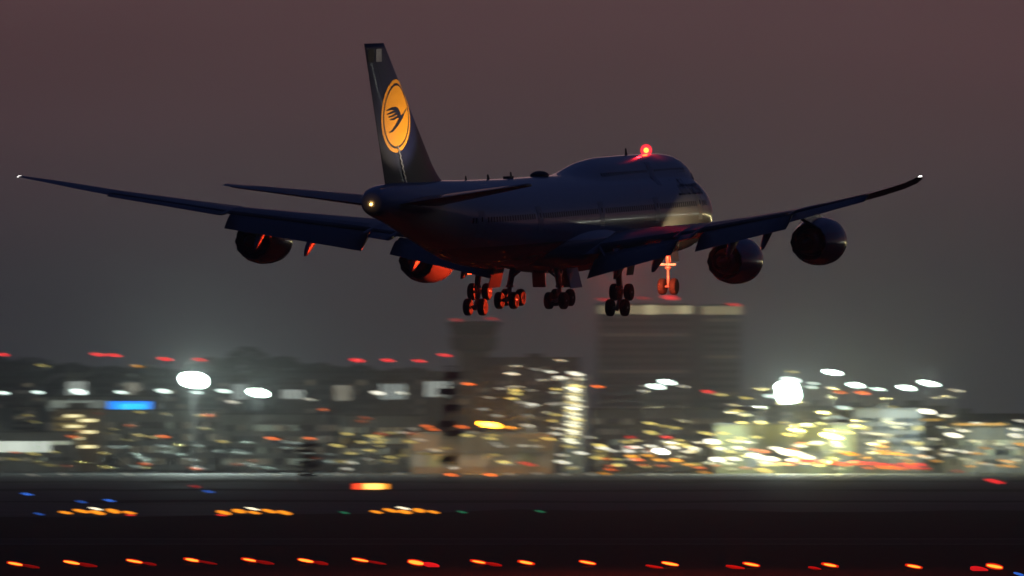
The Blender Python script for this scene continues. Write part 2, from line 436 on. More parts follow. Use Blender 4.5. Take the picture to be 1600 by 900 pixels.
        part('core_nozzle', MB().lathe_x([(3.0, 1.02), (4.2, .95), (5.35, .66), (5.3, .62), (4.8, .60)], ctr, 32), M['steel'], eng)
        part('exhaust_plug', MB().lathe_x([(4.6, .45), (5.2, .42), (6.1, .05)], ctr, 20), M['steel'], eng)
        pr = []
        for s, zt_off, wd in ((0, 0, .05), (.12, .5, .22), (.35, .9, .26), (.7, 1, .22), (1, 1, .06)):
            x = ex + 1.2 + s * 6.3
            xl, cc = xle, c
            top = z - .05 if x > xle - .2 else ez + 1.70 + (z + .05 - ez - 1.70) * ((x - ex - 1.2) / max(.1, xle - .2 - ex - 1.2))
            bot = ez + 1.15 if x < ex + 4.2 else ez + 1.15 + (x - ex - 4.2) * .35
            top = max(top, bot + .05)
            pr.append([Vector((x, y * side - wd, bot)), Vector((x, y * side + wd, bot)), Vector((x, y * side + wd, top)), Vector((x, y * side - wd, top))])
        part('pylon', MB().rings(pr), M['nacelle'], eng, False)

# --- horizontal stabilisers
for side in (1, -1):
    rs = []
    for k in range(7):
        s = k / 6; y = .3 + 10.8 * s
        p = section(y * side, 62.6 + 9.4 * s, 9.0 + (2.5 - 9.0) * s, 1.8 + y * .150, .095, 1, R(-1.2), 12)
        rs.append(p[::-1] if side > 0 else p)
    hs = part('horizontal_stabiliser', MB().rings(rs), M['wing'])
    for a, b in ((.16, .55), (.56, .95)):
        rs = []
        for s in (a, b):
            y = .3 + 10.8 * s; c = 9.0 - 6.5 * s; x = 62.6 + 9.4 * s + c * .72; z = 1.8 + y * .150 + c * .72 * math.sin(R(1.2))
            row = [Vector((x, y * side, z + .035 * c)), Vector((x + c * .285, y * side, z + .012 + c * .004)), Vector((x + c * .285, y * side, z - .012 + c * .004)), Vector((x, y * side, z - .032 * c))]
            rs.append(row if side > 0 else row[::-1])
        part('elevator', MB().rings(rs), M['flap'], hs, False)

# --- fin
FZ0, FZ1 = 2.4, 13.45
def fin_le(z): return 59.2 + (71.6 - 59.2) * (z - FZ0) / (FZ1 - FZ0) - (max(0, 4.6 - z) ** 1.7) * .55
def fin_te(z): return 70.9 + (75.5 - 70.9) * (z - FZ0) / (FZ1 - FZ0)
def fin_h(x, z):
    a, b = fin_le(z), fin_te(z); s = (x - a) / (b - a); return naca(max(0, min(1, s)), .105) * (b - a) * .93 + .012
rs = []
for z in [2.4, 2.8, 3.2, 3.6, 4.0, 4.6, 5.5, 7, 8.5, 10, 11.5, 12.6, 13.1, 13.45]:
    a, b = fin_le(z), fin_te(z); ss = [(1 - math.cos(math.pi * k / 16)) / 2 for k in range(17)]
    row = [Vector((a + (b - a) * s, fin_h(a + (b - a) * s, z), z)) for s in reversed(ss)] + [Vector((a + (b - a) * s, -fin_h(a + (b - a) * s, z), z)) for s in ss[1:]]
    rs.append(row[::-1])
fin = part('vertical_stabiliser', MB().rings(rs), M['fin'], label='dark blue tail fin carrying a yellow disc with a crane')
def fin_patch(pts, side, off, faces):
    v = [Vector((x, side * (fin_h(x, z) + off), z)) for x, z in pts]
    return MB().add(v, faces if side < 0 else [q[::-1] for q in faces])
LX, LZ, LR = 69.75, 8.3, 2.58
def ring_patch(r0, r1, n=64, m=4):
    pts = []; fs = []
    for k in range(m + 1):
        r = r0 + (r1 - r0) * k / m
        for i in range(n): a = 2 * math.pi * i / n; pts.append((LX + r * math.cos(a) * 1.03, LZ + r * math.sin(a)))
    for k in range(m):
        for i in range(n): j = (i + 1) % n; fs.append((k * n + i, (k + 1) * n + i, (k + 1) * n + j, k * n + j))
    return pts, fs
def stroke(path):
    """ribbon through (u, v, half width); u runs forward in emblem radii"""
    pts = []; fs = []; P = []
    for i in range(len(path) - 1):
        for k in range(5):
            t = k / 5; P.append([a + (b - a) * t for a, b in zip(path[i], path[i + 1])])
    P.append(list(path[-1]))
    for i, (u, v, w) in enumerate(P):
        a = P[max(0, i - 1)]; b = P[min(len(P) - 1, i + 1)]; dx, dz = b[0] - a[0], b[1] - a[1]; l = math.hypot(dx, dz) or 1
        pts += [(u - dz / l * w, v + dx / l * w), (u + dz / l * w, v - dx / l * w)]
    for i in range(len(P) - 1): fs.append((2 * i, 2 * i + 1, 2 * i + 3, 2 * i + 2))
    return pts, fs
CRANE = [[(.78, .20, .012), (.62, .13, .022), (.45, .02, .035), (.30, -.06, .06), (.12, -.16, .075), (-.10, -.30, .05), (-.30, -.40, .035), (-.50, -.45, .008)],
         [(.24, -.05, .09), (.12, .06, .10), (-.02, .16, .085), (-.14, .21, .05)],
         [(-.10, .205, .045), (-.40, .20, .035), (-.74, .15, .012)], [(-.04, .14, .035), (-.36, .10, .030), (-.68, .05, .012)],
         [(.02, .07, .035), (-.30, .01, .030), (-.58, -.03, .012)], [(.10, -.01, .035), (-.22, -.08, .030), (-.48, -.10, .012)]]
for side in (1, -1):
    p, f = ring_patch(.001, LR, 64, 12); ds = part('emblem_disc', fin_patch(p, side, .012, f), M['yellow'], fin, False)
    p, f = ring_patch(LR * .83, LR * .89, 64, 1); part('emblem_ring', fin_patch(p, side, .022, f), M['blue'], fin, False)
    mb = MB()
    for s_ in CRANE:
        p, f = stroke(s_); q = fin_patch([(LX - u * LR, LZ + v * LR) for u, v in p], side, .022, [tuple(x[::-1]) for x in f]); mb.add(q.v, q.f)
    part('emblem_crane', mb, M['blue'], fin, False)
    # staggered pale metal strips, then square patches at the fin top
    for k in range(7):
        z = 3.7 + k * .38; x = fin_te(z) - 3.35 + k * .06; mb = MB(); mb.box((x, side * (fin_h(x, z) + .02), z), (.62, .06, .17), Matrix.Rotation(R(-35), 3, 'Y')); part('hinge_fairing', mb, M['chrome'], fin, False)
    for k in range(2):
        z = 12.6; x = fin_te(z) - .75 - k * 1.35; p = [(x - .5, z - .45), (x + .5, z - .45), (x + .5, z + .45), (x - .5, z + .45)]
        part('access_panel', fin_patch(p, side, .02, [(0, 3, 2, 1)]), M['chrome' if k else 'pole'], fin, False)  # lighter squares standing for logo light falling on the fin top
    # rudder gap lines
    for za, zb in ((3.2, 8.2), (8.4, 13.0)):
        p = []; n = 8
        for i in range(n + 1):
            z = za + (zb - za) * i / n; x = fin_te(z) - (fin_te(z) - fin_le(z)) * .30; p += [(x - .03, z), (x + .03, z)]
        part('rudder_gap', fin_patch(p, side, .008, [(2*i, 2*i+2, 2*i+3, 2*i+1) for i in range(n)]), M['dark'], fin, False)

# --- aerials on the crown
sd = MB(); rr = []
for k in range(9):
    s = k / 8; e = max(.05, math.sin(math.pi * s)) ** .4
    rr.append([Vector((36.6 + 2.4 * s, .62 * e * math.cos(b), interp(Z0, 37) + fus_r(37.5, 0) + .02 + (.36 * e * max(-.2, math.sin(b))))) for b in [2 * math.pi * i / 16 for i in range(16)]])
part('satellite_radome', sd.rings(rr), M['antenna'])
def blade(x, h, l, sign=1, a=0.0):
    p = fus_p(x, a if sign > 0 else math.pi); mb = MB()
    z = p.z; w = .05
    rs = [[Vector((x, -w, z - sign * .05)), Vector((x + l, -w * .4, z - sign * .05)), Vector((x + l, w * .4, z - sign * .05)), Vector((x, w, z - sign * .05))],
          [Vector((x + l * .5, -w * .5, z + sign * h)), Vector((x + l, -w * .3, z + sign * h)), Vector((x + l, w * .3, z + sign * h)), Vector((x + l * .5, w * .5, z + sign * h))]]
    part('blade_antenna', mb.rings(rs), M['antenna'], smooth=False)
blade(17.5, .5, .45); blade(49.0, .35, .5); blade(44.0, .45, .4); blade(54, .3, .3); blade(48, .45, .5, -1)
mb = MB(); mb.box((44.8, 0, interp(Z0, 45) + fus_r(45, 0) + .06), (.9, .5, .16)); part('antenna_fairing', mb, M['antenna'], smooth=False)

# --- landing gear
TY = MB().lathe_y([(-.22, .30), (-.235, .42), (-.24, .54), (-.19, .605), (-.08, .63), (.08, .63), (.19, .605), (.24, .54), (.235, .42), (.22, .30)]).mesh('tyre', M['tyre'], True)
RM = MB().lathe_y([(-.20, .30), (-.12, .27), (-.10, .12), (-.19, .10), (-.19, .01), (.19, .01), (.19, .10), (.10, .12), (.12, .27), (.20, .30)]).mesh('rim', M['rim'], True)
def main_gear(x, y, ztop, zw, tilt, sgn):
    g = MB(); g.tube((x - .1, y - .25 * sgn, ztop), (x, y, zw + .95), .24, .22, 14); g.tube((x, y, zw + 1.0), (x, y, zw), .15, .15, 12); g.tube((x, y, zw + .85), (x, y, zw + 1.0), .29, .29, 14)
    leg = part('landing_gear', g, M['strut'])
    q = Matrix.Rotation(tilt, 3, 'Y')
    c = Vector((x, y, zw))
    b = MB(); d0 = q @ Vector((-.95, 0, 0)); d1 = q @ Vector((.95, 0, 0)); b.tube(c + d0, c + d1, .15, .15, 12); part('truck_beam', b, M['strut'], leg)
    for e in (-.74, .74):
        a = MB(); ac = c + q @ Vector((e, 0, 0)); a.tube(ac + Vector((0, -.8, 0)), ac + Vector((0, .8, 0)), .085, .085, 10); part('axle', a, M['strut'], leg)
        for s in (-.56, .56):
            obj('tyre', TY, leg, ac + Vector((0, s, 0))); obj('rim', RM, leg, ac + Vector((0, s, 0)))
    b = MB(); b.tube((x - 1.9, y - .3 * sgn, ztop + .15), (x - .1, y, zw + 1.35), .10, .09, 8); part('drag_brace', b, M['strut'], leg)
    b = MB(); b.tube((x + .1, y - 1.5 * sgn, ztop + .15), (x, y - .1 * sgn, zw + 1.5), .09, .08, 8); part('side_brace', b, M['strut'], leg)
    b = MB(); b.tube((x + .18, y, zw + .98), (x + .55, y, zw + .62), .06, .05, 8); b.tube((x + .55, y, zw + .62), (x + .15, y, zw + .15), .05, .06, 8); part('torque_link', b, M['strut'], leg)
    return leg
for s in (1, -1):
    lg = main_gear(36.0, 5.5 * s, -2.0, -5.75, R(48), s)
    b = MB(); b.box((35.7, 6.35 * s, -3.0), (1.5, .07, 1.9), Matrix.Rotation(R(-10) * s, 3, 'X')); part('gear_door', b, M['skin'], lg, False)
    lg = main_gear(39.1, 1.92 * s, -3.2, -5.6, R(7), s)
    b = MB(); b.box((39.0, 3.0 * s, -4.05), (2.6, .06, 1.5), Matrix.Rotation(R(14) * s, 3, 'X')); part('gear_door', b, M['skin'], lg, False)
    b = MB(); b.box((35.2, 1.0 * s, -4.2), (.08, 1.0, 1.35), Matrix.Rotation(R(10), 3, 'Y')); part('gear_door', b, M['skin'], lg, False)
g = MB(); g.tube((7.9, 0, -2.6), (7.8, 0, -4.4), .17, .16, 12); g.tube((7.8, 0, -4.4), (7.8, 0, -5.7), .11, .11, 10); g.tube((7.8, 0, -4.35), (7.8, 0, -4.2), .25, .25, 12)
ng = part('landing_gear', g, M['strut'])
b = MB(); b.tube((7.8, -.62, -5.7), (7.8, .62, -5.7), .08, .08, 10); part('axle', b, M['strut'], ng)
for s in (-.46, .46): obj('tyre', TY, ng, (7.8, s, -5.7)); obj('rim', RM, ng, (7.8, s, -5.7))
b = MB(); b.tube((6.2, 0, -2.9), (7.75, 0, -4.1), .08, .08, 8); part('drag_brace', b, M['strut'], ng)
b = MB(); b.box((7.8, 0, -4.02), (.35, 1.3, .16)); part('taxi_light_bracket', b, M['strut'], ng, False)
for s in (1, -1):
    b = MB(); b.box((8.2, .62 * s, -3.4), (2.0, .05, .8), Matrix.Rotation(R(6) * s, 3, 'X')); part('gear_door', b, M['skin'], ng, False)

# --- lights carried by the aircraft
def light(name, kind, loc, col, e, size=.1, aim=None, cone=None, blend=.4):
    d = bpy.data.lights.new(name, kind); d.energy = e; d.color = col
    d.shadow_soft_size = size
    o = bpy.data.objects.new(name, d); COL.objects.link(o); o.parent = jet; o.location = loc
    if aim is not None: o.rotation_euler = (Vector(aim) - Vector(loc)).to_track_quat('-Z', 'Y').to_euler()
    if cone: d.spot_size = R(cone); d.spot_blend = blend
    return o
def beacon(loc, r, m, name, base=None):
    b = MB(); n = 10
    rs = [[Vector(loc) + Vector((r * math.sin(t) * math.cos(2 * math.pi * i / n), r * math.sin(t) * math.sin(2 * math.pi * i / n), r * math.cos(t))) for i in range(n)] for t in [.05 + k * (math.pi - .1) / 7 for k in range(8)]]
    return part(name, b.rings(rs[::-1]), m)
top_z = fus_p(13.6, 0).z
def glow_volume(name, col, s_):
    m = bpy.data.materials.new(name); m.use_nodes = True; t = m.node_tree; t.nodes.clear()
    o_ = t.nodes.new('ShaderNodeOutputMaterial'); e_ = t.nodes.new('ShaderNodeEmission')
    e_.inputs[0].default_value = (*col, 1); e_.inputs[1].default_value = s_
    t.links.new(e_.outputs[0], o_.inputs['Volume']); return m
beacon((12.9, 0, top_z + .26), .20, emit('beacon_core', (1, .22, .03), 5), 'beacon')
beacon((12.9, 0, top_z + .26), .48, glow_volume('beacon_dome_glass', (1, .008, .02), 3.0), 'beacon_dome')  # emissive volume added as the red halo round the beacon
light('upper_beacon_light', 'POINT', (12.9, 0, top_z + .95), (1, .02, .03), 70, .2)
beacon((19.5, .4, -3.25), .14, emit('beacon_red', (1, .03, .01), 6), 'beacon')
light('lower_beacon_light', 'POINT', (19.5, .4, -3.62), (1, .05, .012), 42000, .05)
beacon((74.35, 0, 2.2), .09, emit('tail_warm', (1, .52, .14), 12), 'tail_light')
light('tail_glow', 'POINT', (75.0, 0, 2.2), (1, .55, .2), 1.0, .05)
for s in (1, -1):
    b = MB(); b.box((66.6, 6.2 * s, 2.86), (.35, .28, .14)); part('logo_light', b, emit('logo_lamp', (1, .9, .75), 6), smooth=False)
    light('logo_spot', 'SPOT', (66.6, 6.2 * s, 3.05), (1, .82, .6), 5200, .08, (69.35, 0, 8.9), 62, .8)
    light('landing_spot', 'SPOT', (24.2, 6.4 * s, -1.6), (1, .74, .36), 6000, .12, (9.0, 2.6 * s, -2.9), 46, 1.0)
#@@BG@@
# ------------------------------------------------------------------ haze over the airfield
hz = MB(); hz.box((0, 5500, 94), (8200, 13200, 190))
haze = obj('haze', hz.mesh('haze', None)); haze['kind'] = 'stuff'
hm = bpy.data.materials.new('haze_air'); hm.use_nodes = True; ht = hm.node_tree
for n_ in list(ht.nodes):
    if n_.type != 'OUTPUT_MATERIAL': ht.nodes.remove(n_)
pv = ht.nodes.new('ShaderNodeVolumePrincipled')
pv.inputs['Density'].default_value = 0.95e-4; pv.inputs['Color'].default_value = (.95, .99, .97, 1); pv.inputs['Anisotropy'].default_value = .35
ht.links.new(pv.outputs[0], [n_ for n_ in ht.nodes if n_.type == 'OUTPUT_MATERIAL'][0].inputs['Volume'])
haze.data.materials.append(hm)

# ------------------------------------------------------------------ lamps
ORD = ['first', 'second', 'third', 'fourth', 'fifth', 'sixth', 'seventh', 'eighth', 'ninth', 'tenth', 'eleventh', 'twelfth', 'thirteenth', 'fourteenth',
       'fifteenth', 'sixteenth', 'seventeenth', 'eighteenth', 'nineteenth', 'twentieth', 'twenty-first', 'twenty-second', 'twenty-third', 'twenty-fourth', 'twenty-fifth', 'twenty-sixth', 'twenty-seventh', 'twenty-eighth', 'twenty-ninth', 'thirtieth']
def streak_lens(name, m):  # stretched in use, its shape imitating a motion streak
    """lens one unit long, one high, rounded ends, bulging front"""
    n, k = 8, 9; rs = []
    for i in range(k):
        t = i / (k - 1); e = max(.12, math.sin(math.pi * (.06 + .88 * t)) ** .45)
        rs.append([Vector((-.5 + t, .5 * e * math.sin(2 * math.pi * j / n), .5 * e * math.cos(2 * math.pi * j / n))) for j in range(n)])
    return MB().rings(rs).mesh(name, m, True)
_round = {}
def round_mesh(m):
    if m.name not in _round:
        n, k = 12, 9
        rs = [[Vector((-.5 * math.cos(math.pi * (.04 + .92 * i / (k - 1))), .5 * math.sin(math.pi * (.04 + .92 * i / (k - 1))) * math.sin(2 * math.pi * j / n), .5 * math.sin(math.pi * (.04 + .92 * i / (k - 1))) * math.cos(2 * math.pi * j / n))) for j in range(n)] for i in range(k)]
        _round[m.name] = MB().rings(rs).mesh('lens', m, True)
    return _round[m.name]
_lens = {}
def lens_mesh(m):
    if m.name not in _lens: _lens[m.name] = streak_lens('lens', m)
    return _lens[m.name]
HOUS = MB().box((0, .5, 0), (.8, .6, .8)).mesh('housing', M['housing'])
POLE = MB().tube((0, 0, 0), (0, 0, 1), 1.0, .55, 8).mesh('pole', M['pole'], True)
WH, WW, YE, AM, ORG, RD, BL, GR = (.80, 1, .91), (1, .96, .80), (1, .80, .22), (1, .42, .03), (1, .17, .02), (1, .03, .03), (.05, .22, 1), (.05, .55, .25)
YG = (1, .86, .26)
CN = {YG: 'yellowgreen', WH: 'white', WW: 'warm', YE: 'yellow', AM: 'amber', ORG: 'orange', RD: 'red', BL: 'blue', GR: 'green'}
def lamp(px, py, Y, w, h, col, s, name, label, cat, group=None, tilt=15, glow=0, heads=None, pole_r=.14):  # lens drawn out and tilted so its shape carries the light streak
    p = at(px, py, Y); u = ppm(Y); w *= .72; h *= .78
    root = empty(name, (p.x, Y, 0.0)); tag(root, label, cat, group)
    s = float('%.2g' % s); m = emit('lens_%s_%g' % (CN[col], s), col, s)
    q = Matrix.Rotation(R(tilt), 3, 'Y')
    bottom = p.z - h * u * .5
    if bottom > .05: obj('pole', POLE, root, (0, .45 * h * u + .1, 0), None, (pole_r, pole_r, max(.1, p.z)))
    for (dx, dz, sw, sh) in heads or [(0, 0, 1, 1)]:
        c = Vector((dx * w * u, 0, p.z - dz * h * u))
        obj('lens', (round_mesh if h > 11 else lens_mesh)(m), root, c, (0, R(tilt), 0), (w * u * sw, min(.6, h * u * sh), h * u * sh))
        obj('housing', HOUS, root, c, (0, R(tilt), 0), (w * u * sw, .5, h * u * sh))
    if glow:
        d = bpy.data.lights.new('lamp_glow', 'POINT'); d.energy = glow; d.color = col; d.shadow_soft_size = .5
        o = bpy.data.objects.new('lamp_glow', d); COL.objects.link(o); o.parent = root; o.location = (0, -5.0, p.z + 1.0)
    return root
def row(pts, Y, col, s, name, phrase, cat, group=None, w=19, h=3.6, ground=False, tilt=15, glow=0):
    """pts = (px, py[, w, h, strength]); the label counts along the row"""
    pts = sorted(pts)
    for i, p in enumerate(pts):
        pw, ph, ps = (list(p[2:]) + [w, h, s][len(p) - 2:])[:3]
        y = ground_y(p[1] + ph * .5 + 2) if ground else Y + ((i * 37) % 11) * 4
        if len(pts) == 1: lab = phrase.replace('# ', '').replace(' from the left', '')
        else: lab = phrase.replace('#', ORD[i] if i else 'leftmost') if i else phrase.replace('# ', 'leftmost ').replace(' from the left', '')
        lamp(p[0], p[1], y, pw, ph, col, ps, name, lab, cat, group, tilt, glow)

G = 'red warning lamps on masts'
row([(4, 554), (153, 554, 24), (178, 555, 24), (258, 561, 24, 5), (312, 562, 22, 4)], 3300, RD, 2.2, 'warning_lamp', '# red warning lamp from the left along the left skyline', 'lamp', G, h=4.4)
row([(558, 563, 22, 6), (606, 563, 20, 5), (655, 564, 20, 4), (695, 555, 22, 4)], 3300, RD, 2.0, 'warning_lamp', '# red warning lamp from the left along the skyline left of the control tower', 'lamp', G)
row([(732, 600), (934, 604)], 3150, ORG, 2.2, 'warning_lamp', '# orange-red lamp from the left on a tall mast beside the light pylon', 'lamp', G)
row([(1106, 612, 20, 5)], 3150, RD, 1.2, 'warning_lamp', 'dim red mast lamp right of the tall office block', 'lamp', G)
row([(1313, 613, 20, 4), (1348, 614, 24, 6)], 3150, ORG, 1.6, 'warning_lamp', '# orange-red lamp from the left under the white floodlights on the right', 'lamp', G)
row([(214, 572, 20, 4)], 3200, AM, .8, 'warning_lamp', 'dim amber mast lamp above the blue sign', 'lamp')
row([(66, 571, 22, 4)], 3200, YE, .35, 'street_lamp', 'faint yellow mast lamp above the arch', 'lamp')
row([(5, 614), (59, 613), (123, 612, 28, 9, 4), (189, 613), (255, 611, 24, 7), (307, 613), (349, 611, 24, 6)], 3180, WH, 3.0, 'apron_lamp', '# white mast lamp from the left in the row over the blue sign', 'lamp', 'white mast lamps over the left terminals', h=5)
lamp(303, 594, 3120, 52, 32, WH, 16, 'floodlight_mast', 'biggest white floodlight on a mast above the left terminals', 'floodlight', glow=330000, pole_r=.3)
lamp(403, 614, 3120, 38, 16, WH, 8, 'floodlight_mast', 'large white floodlight right of the biggest one on the left', 'floodlight', glow=110000)
row([(363, 628, 24, 4, 1.2), (483, 624, 20, 3, .8), (590, 614, 24, 6, 2.0), (627, 614, 22, 4, 1)], 3200, WW, 1.2, 'apron_lamp', '# pale mast lamp from the left between big floodlight and lattice mast', 'lamp', 'pale mast lamps')
row([(255, 682, 20, 3.5), (425, 685, 22, 4), (484, 685, 18, 3)], 3000, ORG, 2.4, 'marker_lamp', '# orange-red low lamp from the left in front of the left terminals', 'lamp', 'low red lamps')
row([(348, 690, 20, 4), (565, 691, 18, 5), (592, 691, 16, 5), (640, 690, 22, 4)], 3000, YE, .8, 'street_lamp', '# yellow low lamp from the left in front of the left terminals', 'lamp', 'low yellow lamps')
row([(667, 666, 20, 4), (676, 671, 20, 4), (722, 667, 22, 5)], 3050, ORG, 1.6, 'marker_lamp', '# red-orange lamp from the left around the dark lattice mast', 'lamp', 'low red lamps')
row([(705, 742, 20, 4), (766, 742, 20, 4)], 0, ORG, 3.0, 'ground_light', '# orange-red ground light from the left on the dark field below the lattice mast', 'ground light', 'orange field lights', ground=True)
lamp(765, 664, 3120, 42, 10, (1, .42, .03), 20, 'floodlight_mast', 'glowing orange floodlight in front of the orange-lit hangar', 'floodlight', glow=80000, heads=[(-.22, -.1, .56, 1), (.22, .1, .56, 1)])
row([(798, 668, 20, 2.5)], 3120, AM, 2, 'street_lamp', 'small amber lamp right of the orange floodlight', 'lamp')
row([(800, 584), (860, 581, 20, 3), (876, 590, 20, 5), (899, 584, 28, 6), (876, 563, 20, 2.5, .6), (905, 592, 16, 3, .8), (806, 572, 18, 2.5, .5)], 3140, WW, 1.8, 'street_lamp', '# pale yellow lamp from the left above the light pylon', 'lamp', 'lamps around the light pylon')
row([(805, 610, 20, 4), (806, 615, 20, 4), (800, 623, 18, 3), (869, 608, 14, 3), (867, 648, 18, 4, .7), (864, 658, 18, 3, .8), (857, 686, 26, 4, .8)], 3140, YE, 1.6, 'street_lamp', '# yellow lamp from the left beside the light pylon', 'lamp', 'lamps around the light pylon')
row([(832, 632, 22, 4), (908, 708, 24, 4), (878, 722, 28, 5), (980, 701, 18, 3, .7)], 3080, WW, 1.8, 'street_lamp', '# cream lamp from the left below the light pylon', 'lamp', 'lamps around the light pylon')
row([(1025, 604, 28, 8), (1042, 597, 28, 8)], 3120, WH, 7, 'floodlight_mast', '# white floodlight from the left of the pair under the tall office block', 'floodlight', 'floodlight pair', glow=0)
row([(787, 722, 22, 4)], 3060, YE, 2, 'street_lamp', 'yellow low lamp below the orange floodlight', 'lamp')
row([(824, 725, 34, 5)], 3060, RD, .9, 'marker_lamp', 'long dim red lamp below the orange-lit hangar', 'lamp')
row([(985, 683, 14, 4, 1.0), (985, 699, 18, 4, .9), (1041, 683, 20, 4, 1.3)], 3080, RD, 1.2, 'marker_lamp', '# dim red lamp from the left below the tall office block', 'lamp', 'low red lamps')
lamp(1032, 705, 3060, 22, 11, WW, 9, 'floodlight_mast', 'round warm floodlight low below the tall office block', 'floodlight', glow=12000, heads=[(-.1, -.1, .8, .8), (.15, .15, .8, .8)])
row([(987, 713, 18, 5), (1013, 712, 20, 4), (1056, 719, 22, 6), (1030, 719, 22, 4), (1075, 726, 16, 3)], 3060, AM, 2.2, 'street_lamp', '# amber lamp from the left around the round warm floodlight', 'lamp', 'amber lamps below the office block')
row([(1052, 699, 22), (1082, 700, 24, 5), (1124, 701, 22), (1154, 700, 22), (1113, 690, 24, 9, 5), (1120, 718, 22, 8, 5), (1147, 717, 22, 6, 3), (1050, 692, 18, 3)], 3060, WW, 2.2, 'street_lamp', '# warm white lamp from the left in the cluster below the office block', 'lamp', 'warm lamps in the centre right cluster', h=5)
lamp(1231, 612, 3110, 40, 42, WH, 20, 'floodlight_mast', 'biggest square white floodlight bank on the right', 'floodlight', glow=330000, heads=[(-.05, -.2, .95, .6), (.03, .1, 1, .75), (0, .32, .8, .5)], pole_r=.3, tilt=8)
row([(1236, 593, 30, 6)], 3115, WH, 8, 'floodlight_mast', 'white floodlight bar just over the biggest right floodlight bank', 'floodlight')
row([(1301, 582, 32, 8), (1337, 602, 26, 8), (1416, 606, 30, 8), (1451, 599, 36, 8)], 3120, WH, 8, 'floodlight_mast', '# white floodlight from the left of the four high ones on the right', 'floodlight', 'high white floodlights on the right', glow=35000)
row([(1271, 599, 20), (1268, 605, 20), (1372, 608, 22, 5), (1203, 619, 20, 6), (1318, 637, 24, 6), (1309, 652, 28, 4, 1), (1290, 653, 16, 3, .8)], 3150, WH, 1.8, 'apron_lamp', '# small white lamp from the left around the biggest right floodlight bank', 'lamp', 'small white lamps on the right')
row([(1127, 617), (1166, 622), (1152, 642), (1239, 581, 20, 3, .6), (1229, 661, 20, 4, 1), (1393, 635, 18, 3, .7)], 3150, YE, 1.0, 'street_lamp', '# faint yellow lamp from the left between office block and high floodlights', 'lamp', 'faint yellow lamps on the right')
row([(1449, 643, 26, 8, 5), (1476, 650, 22, 4, 2), (1526, 661, 20, 3, 1.2), (1505, 673, 20, 4, 2), (1490, 680, 28, 7, 4), (1484, 703, 22, 4), (1589, 681, 26, 7, 2.5), (1587, 671, 22, 4, 2), (1441, 701, 22, 4), (1446, 714, 22, 5), (1365, 694, 22, 4, 2.4)], 3080, WW, 2.0, 'street_lamp', '# pale lamp from the left in the right-hand terminal area', 'lamp', 'pale lamps at the right terminal')
lamp(1300, 682, 3080, 40, 9, YG, 7, 'floodlight_mast', 'wide bright floodlight in front of the yellow-green lit building', 'floodlight', glow=190000)
lamp(1245, 672, 3080, 26, 5, YG, 5, 'floodlight_mast', 'yellow-green floodlight left of the wide bright one', 'floodlight', glow=90000)
row([(1180, 712, 30, 7), (1205, 717, 24, 6), (1229, 707, 28, 9, 6), (1214, 701, 24, 5), (1240, 720, 24, 6), (1246, 708, 24, 5), (1262, 714, 22, 5), (1196, 723, 22, 4, 2)], 3060, WW, 4, 'street_lamp', '# white lamp from the left in the tight bright cluster at right', 'lamp', 'tight cluster of white lamps')
row([(1327, 709, 26, 6), (1379, 707, 26, 6), (1400, 709, 20, 4), (1416, 711, 9, 5)], 3060, AM, 2.6, 'street_lamp', '# amber lamp from the left over the dense red row', 'lamp', 'amber lamps over the red row')
rr_ = random.Random(3)
row([(1264 + i * 9.2 + rr_.uniform(-3, 3), 720 + i * .45 + rr_.uniform(-3, 4), 18, rr_.choice((2.6, 3.4, 4.5)), rr_.choice((1.4, 2.2, 3))) for i in range(21)], 3040, RD, 2.0, 'marker_lamp', '# red lamp from the left in the dense low red row at right', 'lamp', 'dense low red row')
row([(1256 + i * 17 + rr_.uniform(-4, 4), 722 + i * .9 + rr_.uniform(-3, 4), 18, rr_.choice((2.6, 3.4)), rr_.choice((1.4, 2.2, 3))) for i in range(11)], 3030, ORG, 2.0, 'marker_lamp', '# orange lamp from the left mixed into the dense low red row', 'lamp', 'orange lamps in the low red row')
row([(1194, 735, 30, 7)], 3000, (1, .80, .22), 1.8, 'marker_lamp', 'yellow-green low lamp below the tight white cluster', 'lamp')
row([(945, 740, 22), (1101, 738, 22)], 0, AM, 1.2, 'ground_light', '# amber ground light from the left at the apron edge below the office block', 'ground light', 'amber ground lights', ground=True, h=3)
row([(385, 741), (430, 742), (530, 741), (622, 740), (797, 741), (840, 740), (882, 741), (925, 741), (1015, 741), (50, 742), (100, 741), (200, 741)], 0, WW, .35, 'ground_light', '# faint whitish ground light from the left along the apron edge', 'ground light', 'faint lights at the apron edge', ground=True, w=20, h=2.6)
row([(1554, 752, 36, 5)], 0, RD, 1.6, 'ground_light', 'long red ground light alone at the far right', 'ground light', None, ground=True)
row([(1495, 736, 20, 3)], 0, RD, .3, 'ground_light', 'faint red ground light at right below the terminal', 'ground light', None, ground=True)
row([(305, 760, 20, 3)], 0, RD, .5, 'ground_light', 'faint red ground light left on the dark field', 'ground light', None, ground=True)
row([(42, 772), (127, 784, 20, 3, .6), (171, 782), (61, 803, 20, 3, .5), (326, 768, 20, 3, .8)], 0, BL, 1.4, 'taxiway_light', '# blue taxiway light from the left on the dark field', 'taxiway light', 'blue taxiway lights', ground=True, h=3)
row([(538, 801), (722, 800), (844, 799)], 0, GR, .4, 'taxiway_light', '# green taxiway light from the left on the dark field', 'taxiway light', 'green taxiway lights', ground=True, h=2.6)
row([(1592, 897, 24, 5)], 0, BL, .6, 'taxiway_light', 'blue taxiway light in the bottom right corner', 'taxiway light', None, ground=True)

